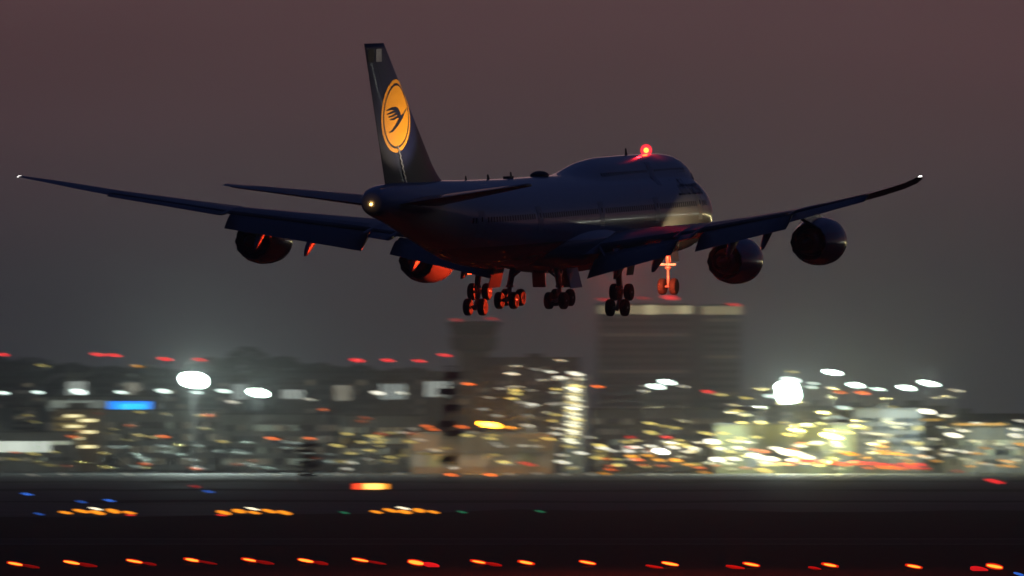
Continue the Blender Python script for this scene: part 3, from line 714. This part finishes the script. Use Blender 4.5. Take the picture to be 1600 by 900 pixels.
# bars of amber lamps
AMB = emit('lens_bar_amber', (1, .30, .015), 1.5); WTE = emit('lens_bar_white', (1, .9, .6), 2.2)
for i, (x0, x1, y0, ex) in enumerate(((90, 214, 797, 0), (338, 456, 797, 1), (577, 688, 796, 2))):
    Y = ground_y(y0 + 9); u = ppm(Y); c = at((x0 + x1) / 2, y0 + 3, Y)
    root = empty('approach_light_bar', (c.x, Y, 0)); tag(root, ['leftmost', 'middle', 'rightmost'][i] + ' bar of five amber lamps on the dark field', 'light bar', 'amber light bars')
    L = (x1 - x0) * u
    obj('cross_bar', MB().box((0, .25, c.z - .1), (L, .12, .12)).mesh('cross_bar', M['housing']), root)
    for k in range(5):
        x = -L / 2 + L * (k + .5) / 5
        obj('lens', lens_mesh(AMB), root, (x, 0, c.z + (.12 if k % 2 else -.08)), (0, R(10 + (k * 5 + i * 3) % 4), 0), (L / 5 * (.78 + .07 * ((k * 3 + i * 2) % 4)), .3, (3.6 + .7 * ((k + i * 2) % 4)) * u))
        obj('post', POLE, root, (x, .25, 0), None, (.05, .05, c.z - .1))
    obj('lens', lens_mesh(WTE), root, (-L * .02, -.1, c.z + .42), (0, R(12), 0), (20 * u, .2, 2.4 * u))
    if i != 2: obj('lens', lens_mesh(emit('lens_red_1', RD, 1.2)), root, (-L * .4 if i else L * .45, -.1, c.z - .5), (0, R(12), 0), (20 * u, .2, 2.4 * u))

# the many faint lamps along the terminals
fr_ = random.Random(21)
def scatter(x0, x1, y0, y1, n, col, s_, name, phrase, group):
    row([(fr_.uniform(x0, x1), fr_.uniform(y0, y1), fr_.uniform(14, 24), fr_.uniform(2.2, 4.6), s_ * fr_.choice((.4, .7, 1, 1.6))) for _ in range(n)], 3070, col, s_, name, phrase, 'lamp', group)
scatter(170, 520, 690, 732, 26, WH, .35, 'street_lamp', '# faint greenish white lamp from the left low along the left terminals', 'faint lamps at the left terminals')
scatter(0, 330, 640, 735, 22, YE, .4, 'street_lamp', '# faint yellow lamp from the left near the blue sign and stair building', 'faint yellow lamps at the far left')
scatter(520, 900, 676, 732, 27, YE, .7, 'street_lamp', '# small yellow lamp from the left along the orange-lit hangar', 'small yellow lamps along the hangar')
scatter(750, 880, 575, 650, 18, WW, .5, 'street_lamp', '# small pale lamp from the left on the dark block beside the light pylon', 'small pale lamps left of the light pylon')
scatter(930, 1130, 660, 732, 29, YE, 1.4, 'street_lamp', '# small golden lamp from the left below the tall office block', 'small golden lamps below the office block')
scatter(1130, 1340, 660, 732, 29, YG, 2.0, 'street_lamp', '# small yellow-green lamp from the left before the floodlit building', 'small yellow-green lamps')
scatter(1340, 1600, 645, 732, 29, WW, .9, 'street_lamp', '# small pale lamp from the left among the right terminal buildings', 'small pale lamps on the right')
scatter(930, 1260, 690, 735, 20, ORG, 1.5, 'marker_lamp', '# small orange lamp from the left under the tight white cluster', 'small orange lamps right of centre')
scatter(930, 1330, 690, 733, 29, WW, 2.0, 'street_lamp', '# small bright white lamp from the left in the dense right-of-centre band', 'small bright white lamps right of centre')
scatter(540, 930, 655, 733, 24, WW, .7, 'street_lamp', '# small cream lamp from the left around hangar and light pylon', 'small cream lamps around the hangar')
scatter(0, 700, 640, 733, 18, ORG, .6, 'marker_lamp', '# faint orange lamp from the left among the left terminals', 'faint orange lamps at the left')
scatter(1330, 1600, 690, 733, 24, AM, 1.0, 'street_lamp', '# small amber lamp from the left low at the right terminal', 'small amber lamps at the right')
scatter(1000, 1500, 600, 660, 22, WW, .6, 'street_lamp', '# faint high pale lamp from the left between tower block and right floodlights', 'faint high pale lamps on the right')
# lit field sign
Y = ground_y(768); u = ppm(Y); c = at(580, 760, Y)
sg = empty('airfield_sign', (c.x, Y, 0)); tag(sg, 'lit orange and yellow airfield sign board on the dark field', 'sign')
obj('sign_frame', MB().box((0, .25, c.z), (60 * u, .3, 12.5 * u)).mesh('sign_frame', M['housing']), sg)
obj('sign_panel', MB().box((-20 * u, 0, c.z), (14 * u, .12, 9 * u)).mesh('sign_panel', emit('panel_red', (1, .07, .02), 2.2)), sg)['label'] = 'red end panel'
obj('sign_panel', MB().box((3 * u, 0, c.z), (28 * u, .12, 9 * u)).mesh('sign_panel', emit('panel_yellow', (1, .50, .10), 3.2)), sg)['label'] = 'bright yellow middle panel'
obj('sign_panel', MB().box((22 * u, 0, c.z), (9 * u, .12, 8 * u)).mesh('sign_panel', emit('panel_amber', (1, .33, .03), 2.0)), sg)['label'] = 'amber end panel'
for s in (-1, 1): obj('leg', POLE, sg, (s * 22 * u, .25, 0), None, (.08, .08, max(.05, c.z - 6 * u)))

# near row of runway edge lights; red bloom and glow added as emissive lenses
ex = [24, 112, 210, 300, 390, 478, 563, 650, 748, 822, 918, 1047, 1174, 1297, 1428, 1554]
ey = [881, 879, 877, 875, 875, 876, 875, 879, 878, 879, 879, 881, 882, 883, 885, 885]
CORE = emit('edge_yellow', (1, .27, .025), 2.6); BLOOM = emit('edge_red_rim', (1, .03, .004), .5); DIM = emit('edge_red_dim', (1, .02, .01), .10); DIM2 = emit('edge_red_mid', (1, .015, .02), .55)
for i, (x, y) in enumerate(zip(ex, ey)):
    Y = ground_y(y + 7); u = ppm(Y); c = at(x, y, Y)
    root = empty('runway_edge_light', (c.x, Y, 0)); tag(root, ('leftmost' if i == 0 else 'rightmost' if i == 15 else ORD[i]) + ' orange runway edge light' + ('' if i in (0, 15) else ' from the left') + ' in the near row', 'runway light', 'near row of runway edge lights')
    obj('base', MB().box((0, .2, .03), (1.0, .4, .06)).mesh('base', M['housing']), root)
    obj('stem', POLE, root, (0, .2, 0), None, (.05, .05, c.z))
    obj('lens', lens_mesh(CORE), root, (0, 0, c.z), (0, R(10), 0), ((22 + 3 * math.sin(i * 1.3)) * u, .15, (3.2 + .6 * math.sin(i * 2.9)) * u * (1.5 if i in (7, 15) else 1)))
    obj('lens_rim', lens_mesh(BLOOM), root, (0, .14, c.z), (0, R(10), 0), (28 * u, .16, 6.4 * u * (1.5 if i in (7, 15) else 1)))
    sgn = 1 if i < 9 else -1
    if i in (9, 10, 14): continue
    obj('red_lens', lens_mesh(DIM2 if i in (7, 15) else DIM), root, (sgn * 24 * u, .05, c.z - (4 if sgn > 0 else 5) * u), (0, R(10), 0), (28 * u * (1 + .25 * math.sin(i * 2.3)), .15, ((9 if i in (7, 15) else 5) + 1.2 * math.sin(i * 1.7)) * u))

# ------------------------------------------------------------------ buildings across the apron
_wm = {}
def win_mesh(m):
    if m.name not in _wm: _wm[m.name] = MB().box((0, 0, 0), (1, 1, 1)).mesh('window', m)
    return _wm[m.name]
LIT = [emit('room_cream', (1, .86, .55), .10), emit('room_green_white', (.85, 1, .80), .14), emit('room_yellow', (1, .75, .25), .16), emit('room_bright', (.95, 1, .85), .45), emit('room_faint', (1, .9, .7), .04)]
def building(name, label, cat, x0, x1, yt, Y, dep, wm, cols=0, rows=0, wy=None, lit=.4, seed=1, lits=(0, 1, 4), group=None, roof=True, wfrac=(.7, .55)):
    a, b = at(x0, yt, Y), at(x1, yt, Y); cx = (a.x + b.x) / 2; wd = b.x - a.x; zt = a.z
    root = empty(name, (cx, Y + dep / 2, 0)); tag(root, label, cat, group)
    obj('wall', MB().box((0, 0, zt / 2), (wd, dep, zt)).mesh('wall', wm), root)
    if roof:
        obj('roof', MB().box((0, 0, zt + .25), (wd + .8, dep + .8, .5)).mesh('roof', M['roof']), root)
        rq = random.Random(seed + 50)
        for k in range(max(1, int(wd / 25))):
            h = rq.uniform(1.2, 2.6); obj('roof_plant', MB().box((rq.uniform(-.4, .4) * wd, rq.uniform(-.2, .2) * dep, zt + .5 + h / 2), (rq.uniform(3, 7), 4, h)).mesh('roof_plant', M['wall_d']), root)
    if cols:
        rq = random.Random(seed); u = ppm(Y); za, zb = (at(0, wy[1], Y).z, at(0, wy[0], Y).z) if wy else (1.0, zt - 1)
        cw, rh = wd / cols, (zb - za) / rows
        for r_ in range(rows):
            for c_ in range(cols):
                m = LIT[rq.choice(lits)] if rq.random() < lit else M['pane']
                obj('window', win_mesh(m), root, (-wd / 2 + cw * (c_ + .5), -dep / 2 - .06, za + rh * (r_ + .5)), None, (cw * wfrac[0], .16, rh * wfrac[1]))
    return root
def panel_on(root, name, px, py, w, h, m, Y, off=.12, label=None):
    c = at(px, py, Y); u = ppm(Y)
    o = obj(name, win_mesh(m), root, Vector((c.x, Y - off, c.z)) - root.location, None, (w * u, .16, h * u))
    if label: o['label'] = label
    return o
YB = 3400.0
# long terminals
b = building('terminal_building', 'long low terminal with a glaring white window band at the far left', 'terminal', -30, 112, 676, 3260, 40, M['wall'], 14, 1, (712, 722), .5, 2)
panel_on(b, 'window_band', 24, 698, 108, 17, emit('band_white', (.9, 1, .86), .85), 3260, label='bright white glass front')
panel_on(b, 'window_band', 95, 692, 32, 6, emit('band_soft', (.9, 1, .75), .35), 3260)
b = building('office_building', 'yellow-lit stair building with six glowing windows left of the blue sign', 'building', 84, 158, 640, 3300, 25, M['wall_t'])
for px, py in ((115, 650), (137, 657), (116, 666), (137, 675), (116, 685), (137, 698)): panel_on(b, 'window', px, py, 24, 4.5, emit('stair_yellow', (1, .88, .45), 1.6), 3300)
for py in (654, 663, 672, 682, 692): panel_on(b, 'window', 110, py, 46, 5, emit('stair_dim', (1, .8, .3), .10), 3300)
building('office_building', 'brown narrow block beside the yellow-lit stair building', 'building', 22, 56, 636, 3320, 20, M['wall_t'], 2, 6, (640, 690), .3, 4, (4, 0))
b = building('office_building', 'pale flat-fronted block carrying the blue sign', 'building', 70, 250, 620, 3420, 30, M['wall'], 10, 2, (655, 700), .35, 5, (4,))
panel_on(b, 'light_panel', 122, 634, 88, 17, emit('pale_front', (.88, 1, .86), .16), 3420, label='pale lit wall panel')  # facade lighting put in as a faintly glowing panel
sgn_ = empty('blue_sign', at(203, 636, 3412)); tag(sgn_, 'glowing bright blue sign board on the pale block', 'sign')
obj('sign_face', win_mesh(emit('sign_blue', (.01, .26, 1), 1.7)), sgn_, (0, -.3, 0), None, (66 * ppm(3412), .25, 18 * ppm(3412)))
obj('sign_face', win_mesh(emit('sign_cyan', (.02, .5, 1), 1.9)), sgn_, (.6, -.45, .1), None, (40 * ppm(3412), .1, 9 * ppm(3412)))['label'] = 'lighter blue centre of the sign'
obj('sign_box', MB().box((0, .1, 0), (68 * ppm(3412), .5, 20 * ppm(3412))).mesh('sign_box', M['housing']), sgn_)
obj('bracket', MB().box((0, 3.9, 0), (1.0, 7.2, .8)).mesh('bracket', M['pole']), sgn_)
building('terminal_building', 'long grey terminal right of the yellow-lit stair building', 'terminal', 166, 342, 642, 3350, 50, M['wall'], 22, 4, (655, 730), .45, 6, (0, 1, 4, 4))
building('terminal_building', 'long terminal under the large white floodlight on the left', 'terminal', 348, 528, 648, 3360, 50, M['wall'], 22, 4, (660, 730), .45, 7, (0, 1, 4, 4))
building('terminal_building', 'terminal left of the orange-lit hangar', 'terminal', 534, 660, 650, 3340, 50, M['wall'], 16, 4, (664, 730), .5, 8, (0, 1, 2, 4))
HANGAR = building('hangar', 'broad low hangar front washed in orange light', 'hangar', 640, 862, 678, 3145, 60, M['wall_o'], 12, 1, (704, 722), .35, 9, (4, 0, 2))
building('office_building', 'dark block behind the control tower and light pylon', 'building', 747, 905, 560, 4400, 40, M['wall_d'], 16, 8, (570, 660), .18, 10, (4, 4, 0))
for i, (px, w, yt) in enumerate(((120, 30, 592), (208, 24, 594), (375, 26, 596), (457, 34, 600), (535, 26, 598), (614, 40, 596), (684, 40, 592))):
    b = building('gate_tower', '%s lit gate tower with glowing window strips over the left terminals' % ('leftmost' if i == 0 else ORD[i] + ' from left'), 'building', px - w / 2 - 4, px + w / 2 + 4, yt, 3440, 14, M['wall_d'], group='gate towers over the left terminals')
    for k in range(4): panel_on(b, 'window', px - w / 2 + w * (k + .5) / 4, yt + 16, w / 4 * .6, 24 if i != 3 else 14, emit('gate_%d' % (i % 3), [(.9, 1, .92), (1, .95, .75), (.85, 1, .95)][i % 3], [.5, .28, .4][i % 3]), 3440)
building('office_building', 'wide dim building stretched along the left skyline', 'building', -60, 420, 590, 4300, 60, M['wall_d'], 30, 4, (596, 640), .2, 12, (4, 4, 0))
building('office_building', 'wide dim building left of the control tower', 'building', 425, 745, 582, 4350, 60, M['wall_d'], 24, 4, (590, 650), .2, 13, (4, 4, 0))
building('terminal_building', 'low terminal below the tall office block', 'terminal', 926, 1128, 640, 3380, 50, M['wall'], 22, 5, (650, 732), .35, 14, (0, 4, 4, 1))
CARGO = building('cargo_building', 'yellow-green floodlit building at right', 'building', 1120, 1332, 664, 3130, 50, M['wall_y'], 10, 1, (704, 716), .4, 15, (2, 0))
building('office_building', 'dark cube beside the yellow-green floodlit building', 'building', 1334, 1440, 640, 3160, 40, M['wall_d'], 9, 4, (650, 700), .15, 16, (4, 2))
b = building('terminal_building', 'dim terminal with amber roof edge at the far right', 'terminal', 1442, 1640, 668, 3180, 50, M['wall'], 20, 3, (684, 730), .5, 17, (0, 1, 4))
panel_on(b, 'roof_light_strip', 1530, 663, 84, 4, emit('amber_strip', (1, .55, .15), .22), 3180)
panel_on(b, 'roof_light_strip', 1432 + 24, 656, 30, 4, emit('amber_strip2', (1, .6, .1), .5), 3180)
building('office_building', 'long dim block behind the right floodlights', 'building', 1160, 1480, 636, 4300, 50, M['wall_d'], 26, 3, (640, 675), .2, 18, (4, 4, 0))
building('office_building', 'faint block on the right skyline', 'building', 1480, 1640, 648, 4500, 50, M['wall_d'], 12, 2, (654, 680), .2, 19, (4,))

building('terminal_building', 'low terminal beyond the left picture edge', 'terminal', -330, -40, 650, 3350, 50, M['wall'], 30, 4, (660, 730), .45, 31, (0, 1, 4, 4))
building('office_building', 'taller block beyond the left picture edge', 'building', -300, -90, 600, 4300, 50, M['wall_d'], 16, 5, (608, 650), .3, 32, (4, 0))
building('terminal_building', 'low terminal beyond the right picture edge', 'terminal', 1650, 1960, 662, 3200, 50, M['wall'], 30, 3, (676, 730), .45, 33, (0, 1, 4))
building('office_building', 'taller block beyond the right picture edge', 'building', 1690, 1930, 634, 4400, 50, M['wall_d'], 16, 4, (640, 672), .3, 34, (4, 0))
# concourse added unseen beyond the right edge; bright panes put glints along the fuselage
cc = empty('terminal_concourse', (1400, 2475, 0)); tag(cc, 'long glazed concourse standing beyond the right picture edge', 'terminal')
obj('wall', MB().box((0, 0, 6), (2300, 40, 12)).mesh('wall', M['wall']), cc)
obj('roof', MB().box((0, 0, 12.3), (2304, 44, .6)).mesh('roof', M['roof']), cc)
gy = emit('concourse_yellow', (1, .86, .42), 26.0); gw = emit('concourse_white', (.95, 1, .9), 10.0)
for k in range(46):
    x = -1125 + k * 50
    obj('pane', win_mesh(gy if x + 1400 < 1050 else gw), cc, (x, -20.1, 7.5), None, (30 if k % 3 else 22, .2, 5.5))

for bb, Yb, x0, x1, yt, yb in ((HANGAR, 3145, 640, 862, 682, 734), (CARGO, 3130, 1120, 1332, 668, 734)):
    n_ = 9; rq = random.Random(x0)
    for k in range(n_):          # loading doors with jambs
        xc = x0 + (x1 - x0) * (k + .5) / n_
        panel_on(bb, 'loading_door', xc, yb - 15, (x1 - x0) / n_ * .72, 22, M[rq.choice(('wall_d', 'roof', 'wall_y'))], Yb, .08)
        panel_on(bb, 'pilaster', xc - (x1 - x0) / n_ / 2, (yt + yb) / 2, 2.2, yb - yt, M['wall_d'], Yb, .3)
    panel_on(bb, 'canopy', (x0 + x1) / 2, yb - 28, x1 - x0, 2.2, M['roof'], Yb, 1.2)

# light pylon: stack of glowing bars
Y = 3160; c0 = at(897, 690, Y)
py_ = empty('light_pylon', (c0.x, Y, 0)); tag(py_, 'tall pylon stacked with glowing white bars', 'pylon')
zt = at(897, 588, Y).z; obj('column', MB().box((0, 1.2, zt / 2), (5.5, 1.4, zt)).mesh('column', M['wall_d']), py_)
lm = emit('pylon_bar', (1, .97, .70), 3.6); lm2 = emit('pylon_bar_yellow', (1, .82, .28), 2.2); rq = random.Random(5)
for k in range(21):
    y = 603 + k * 4.4; w = 17 + rq.uniform(-4, 5); x = 897 + (3, -2, 4, 0, -4)[k % 5] + rq.uniform(-2, 2) - (5 if y > 675 else 0)
    c = at(x, y, Y); obj('bar_lamp', lens_mesh(lm if k % 3 else lm2), py_, (c.x - c0.x, 0, c.z), (0, R(14), 0), (w * ppm(Y), .5, rq.choice((1.2, 1.7, 2.6)) * ppm(Y)))

# control tower
Y = 4700; c0 = at(740, 600, Y); u = ppm(Y)
ct = empty('control_tower', (c0.x, Y, 0)); tag(ct, 'grey control tower with flared cab rising above the skyline', 'control tower')
def octa(z, r, n=8): return [Vector((r * math.cos(2 * math.pi * (i + .5) / n), r * math.sin(2 * math.pi * (i + .5) / n), z)) for i in range(n)]
Z = lambda py: at(740, py, Y).z
obj('shaft', MB().rings([octa(0, 8.4), octa(Z(600), 7.1), octa(Z(550), 6.8)]).mesh('shaft', M['wall']), ct)
obj('cab_base', MB().rings([octa(Z(550), 6.8), octa(Z(545), 10.3), octa(Z(528), 11.1), octa(Z(524), 10.1)]).mesh('cab_base', M['wall_d']), ct)
for i in range(8):
    a0, a1 = 2 * math.pi * (i + .53) / 8, 2 * math.pi * (i + 1.47) / 8
    v = [Vector((r * math.cos(a), r * math.sin(a), z)) for r, z, a in ((9.9, Z(523.5), a0), (9.9, Z(523.5), a1), (11.4, Z(508), a1), (11.4, Z(508), a0))]
    v += [Vector((p.x * .97, p.y * .97, p.z)) for p in v]
    obj('pane', mesh('pane', v, [(0,1,2,3),(7,6,5,4),(0,4,5,1),(1,5,6,2),(2,6,7,3),(3,7,4,0)], M['pane']), ct)
obj('cab_ceiling', MB().rings([octa(Z(523.6), 9.4), octa(Z(508), 10.7)]).mesh('cab_ceiling', M['wall_d']), ct)
obj('roof', MB().rings([octa(Z(508), 12.2), octa(Z(504), 12.4), octa(Z(502), 8.2)]).mesh('roof', M['roof']), ct)
for dx in (-3, 0, 3.5): obj('antenna', POLE, ct, (dx, 0, Z(502)), None, (.12, .12, 2.5))
row([(713, 500), (768, 498)], 4680, RD, .6, 'warning_lamp', '# dim red lamp from the left on the control tower roof', 'lamp', 'red lamps on the control tower', w=20, h=4.5)

# tall office block: two slabs joined by a dark core
Y = 6000; u = ppm(Y)
tb = empty('office_tower', (at(1045, 600, Y).x, Y + 12, 0)); tag(tb, 'tall banded office block with two cream-lit crowns behind the landing wheels', 'tower block')
def slab(x0, x1, yt, yf, dep, m):
    a, b_ = at(x0, yt, yf), at(x1, yt, yf)
    obj('slab', MB().box(((a.x + b_.x) / 2 - tb.location.x, yf + dep / 2 - tb.location.y, a.z / 2), (b_.x - a.x, dep, a.z)).mesh('slab', m), tb)
slab(934, 1080, 474, Y, 24, M['wall']); slab(1098, 1158, 475, Y, 24, M['wall']); slab(1079, 1099, 479, Y + 5, 16, M['wall_d'])
cw = emit('crown_cream', (1, .86, .46), .30); cw2 = emit('crown_bright', (1, .90, .50), .60)  # emission stands in for up-light on the crowns
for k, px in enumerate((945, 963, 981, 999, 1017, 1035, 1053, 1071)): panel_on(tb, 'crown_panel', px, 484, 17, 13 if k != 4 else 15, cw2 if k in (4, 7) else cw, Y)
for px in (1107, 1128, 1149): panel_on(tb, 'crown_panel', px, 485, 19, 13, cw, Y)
for k in range(14):
    y = 500 + k * 11.5
    for (xa, xb) in ((936, 1078), (1100, 1156)):
        panel_on(tb, 'window_band', (xa + xb) / 2, y, xb - xa - 4, 5.2, LIT[4] if (k * 7 + xa) % 5 == 0 else M['pane'], Y)
        panel_on(tb, 'balcony_band', (xa + xb) / 2, y + 5.6, xb - xa, 3.4, M['wall'], Y, .5)
row([(944, 468, 22, 5), (1005, 466, 22, 4, .7), (1047, 465, 26, 8, 1.8), (1147, 476, 22, 4, 1.6)], 5950, RD, .9, 'warning_lamp', '# red roof lamp from the left on top of the tall office block', 'lamp', 'red roof lamps on the office block')

# arched landmark on the left
Y = 3480; u = ppm(Y); c0 = at(100, 612, Y)
ar = empty('arched_pavilion', (c0.x, Y, 0)); tag(ar, 'thin pale crossing arches with a round deck at the far left', 'pavilion')
for q, nm in ((0, 'arch'), (math.pi / 2.4, 'arch')):
    mb = MB(); ht_ = at(0, 588, Y).z; half = 19.0; rs = []
    for k in range(25):
        t = -1 + 2 * k / 24; x = t * half; z = ht_ * (1 - abs(t) ** 2.2); wd = .7 + .8 * abs(t)
        cx_, cy_ = x * math.cos(q), x * math.sin(q)
        rs.append([Vector((cx_, cy_ - wd / 2, z)), Vector((cx_, cy_ + wd / 2, z)), Vector((cx_, cy_ + wd / 2, z + 1.1)), Vector((cx_, cy_ - wd / 2, z + 1.1))])
    obj(nm, mb.rings(rs).mesh(nm, M['wall_w']), ar)
obj('deck', MB().rings([octa(ht_ - 9, 4, 20), octa(ht_ - 6.5, 9, 20), octa(ht_ - 4, 8.5, 20), octa(ht_ - 3.5, 5, 20)]).mesh('deck', M['wall']), ar)
obj('core', MB().rings([octa(0, 3, 12), octa(ht_ - 9, 3, 12)]).mesh('core', M['wall']), ar)

# dark lattice masts on the field
def lattice(px, pt, Y, w, label):
    c = at(px, pt, Y); root = empty('lattice_mast', (c.x, Y, 0)); tag(root, label, 'mast'); H_ = c.z
    cs = [(-1, -1), (1, -1), (1, 1), (-1, 1)]
    for sx, sy in cs: obj('leg', MB().tube((sx * w, sy * w, 0), (sx * w * .7, sy * w * .7, H_), .14, .1, 6).mesh('leg', M['lattice']), root)
    n = max(2, int(H_ / 2.2)); mb = MB()
    for k in range(n):
        z0, z1 = H_ * k / n, H_ * (k + 1) / n; s0, s1 = w * (1 - .3 * k / n), w * (1 - .3 * (k + 1) / n)
        for i in range(4):
            (ax, ay), (bx, by) = cs[i], cs[(i + 1) % 4]
            mb.tube((ax * s0, ay * s0, z0), (bx * s1, by * s1, z1), .07, .07, 5); mb.tube((bx * s0, by * s0, z0), (ax * s1, ay * s1, z1), .07, .07, 5); mb.tube((ax * s1, ay * s1, z1), (bx * s1, by * s1, z1), .07, .07, 5)
    obj('bracing', mb.mesh('bracing', M['lattice']), root)
    for k, f in enumerate((.2, .42, .5, .64, .78, .92)):
        sx = (-.3, .5, -.4, .2, -.5, .3)[k]
        obj('equipment_box', MB().box((sx * w, 0, H_ * f), (w * 2.1, w * 1.6, H_ * .055)).mesh('equipment_box', M['lattice']), root)
        obj('platform', MB().box((0, 0, H_ * f - H_ * .04), (w * 2.8, w * 2.4, .12)).mesh('platform', M['lattice']), root)
lattice(703, 572, 2500, 1.7, 'dark lattice mast standing below the control tower')
lattice(482, 690, 2450, 1.6, 'short dark lattice mast left on the field')

# far trees along the left skyline
rq = random.Random(11); mb = MB()
def clump(px, py, wpx, hpx, n, Y):
    for _ in range(n):
        a = rq.uniform(0, 2 * math.pi); rad = rq.random() ** .5; b = rq.uniform(-1, 1)
        x = px + wpx * rad * math.cos(a); y = py - hpx * rad * math.sin(a) * (1 if math.sin(a) > 0 else .4)
        c = at(x, y, Y + b * 12); s = rq.uniform(.5, 1.5)
        q = Matrix.Rotation(rq.uniform(0, 6.3), 3, 'Z') @ Matrix.Rotation(rq.uniform(0, 3.1), 3, 'X')
        mb.add([c + q @ Vector(v) for v in ((-s, -s * .6, 0), (s, -s * .6, 0), (s * .8, s * .6, 0), (-s * .7, s * .7, 0))], [(0, 1, 2, 3)])
for px, py, w, h in ((-10, 590, 60, 32), (45, 585, 60, 26), (110, 590, 50, 22), (170, 590, 60, 18), (240, 590, 60, 18), (330, 588, 50, 30), (385, 582, 45, 40), (440, 585, 45, 28), (500, 590, 50, 22), (560, 590, 60, 18), (640, 590, 60, 14)):
    clump(px, py + 10, w, h + 10, 1500, 5200)
    g_ = at(px, py, 5200); mb.tube((g_.x, 5200, 0), (g_.x, 5200, g_.z), 1.2, .6, 6)
tr = obj('tree_line', mb.mesh('tree_line', M['leaf'])); tr['kind'] = 'stuff'; tr['label'] = 'dark mass of far trees along the left skyline'; tr['category'] = 'trees'
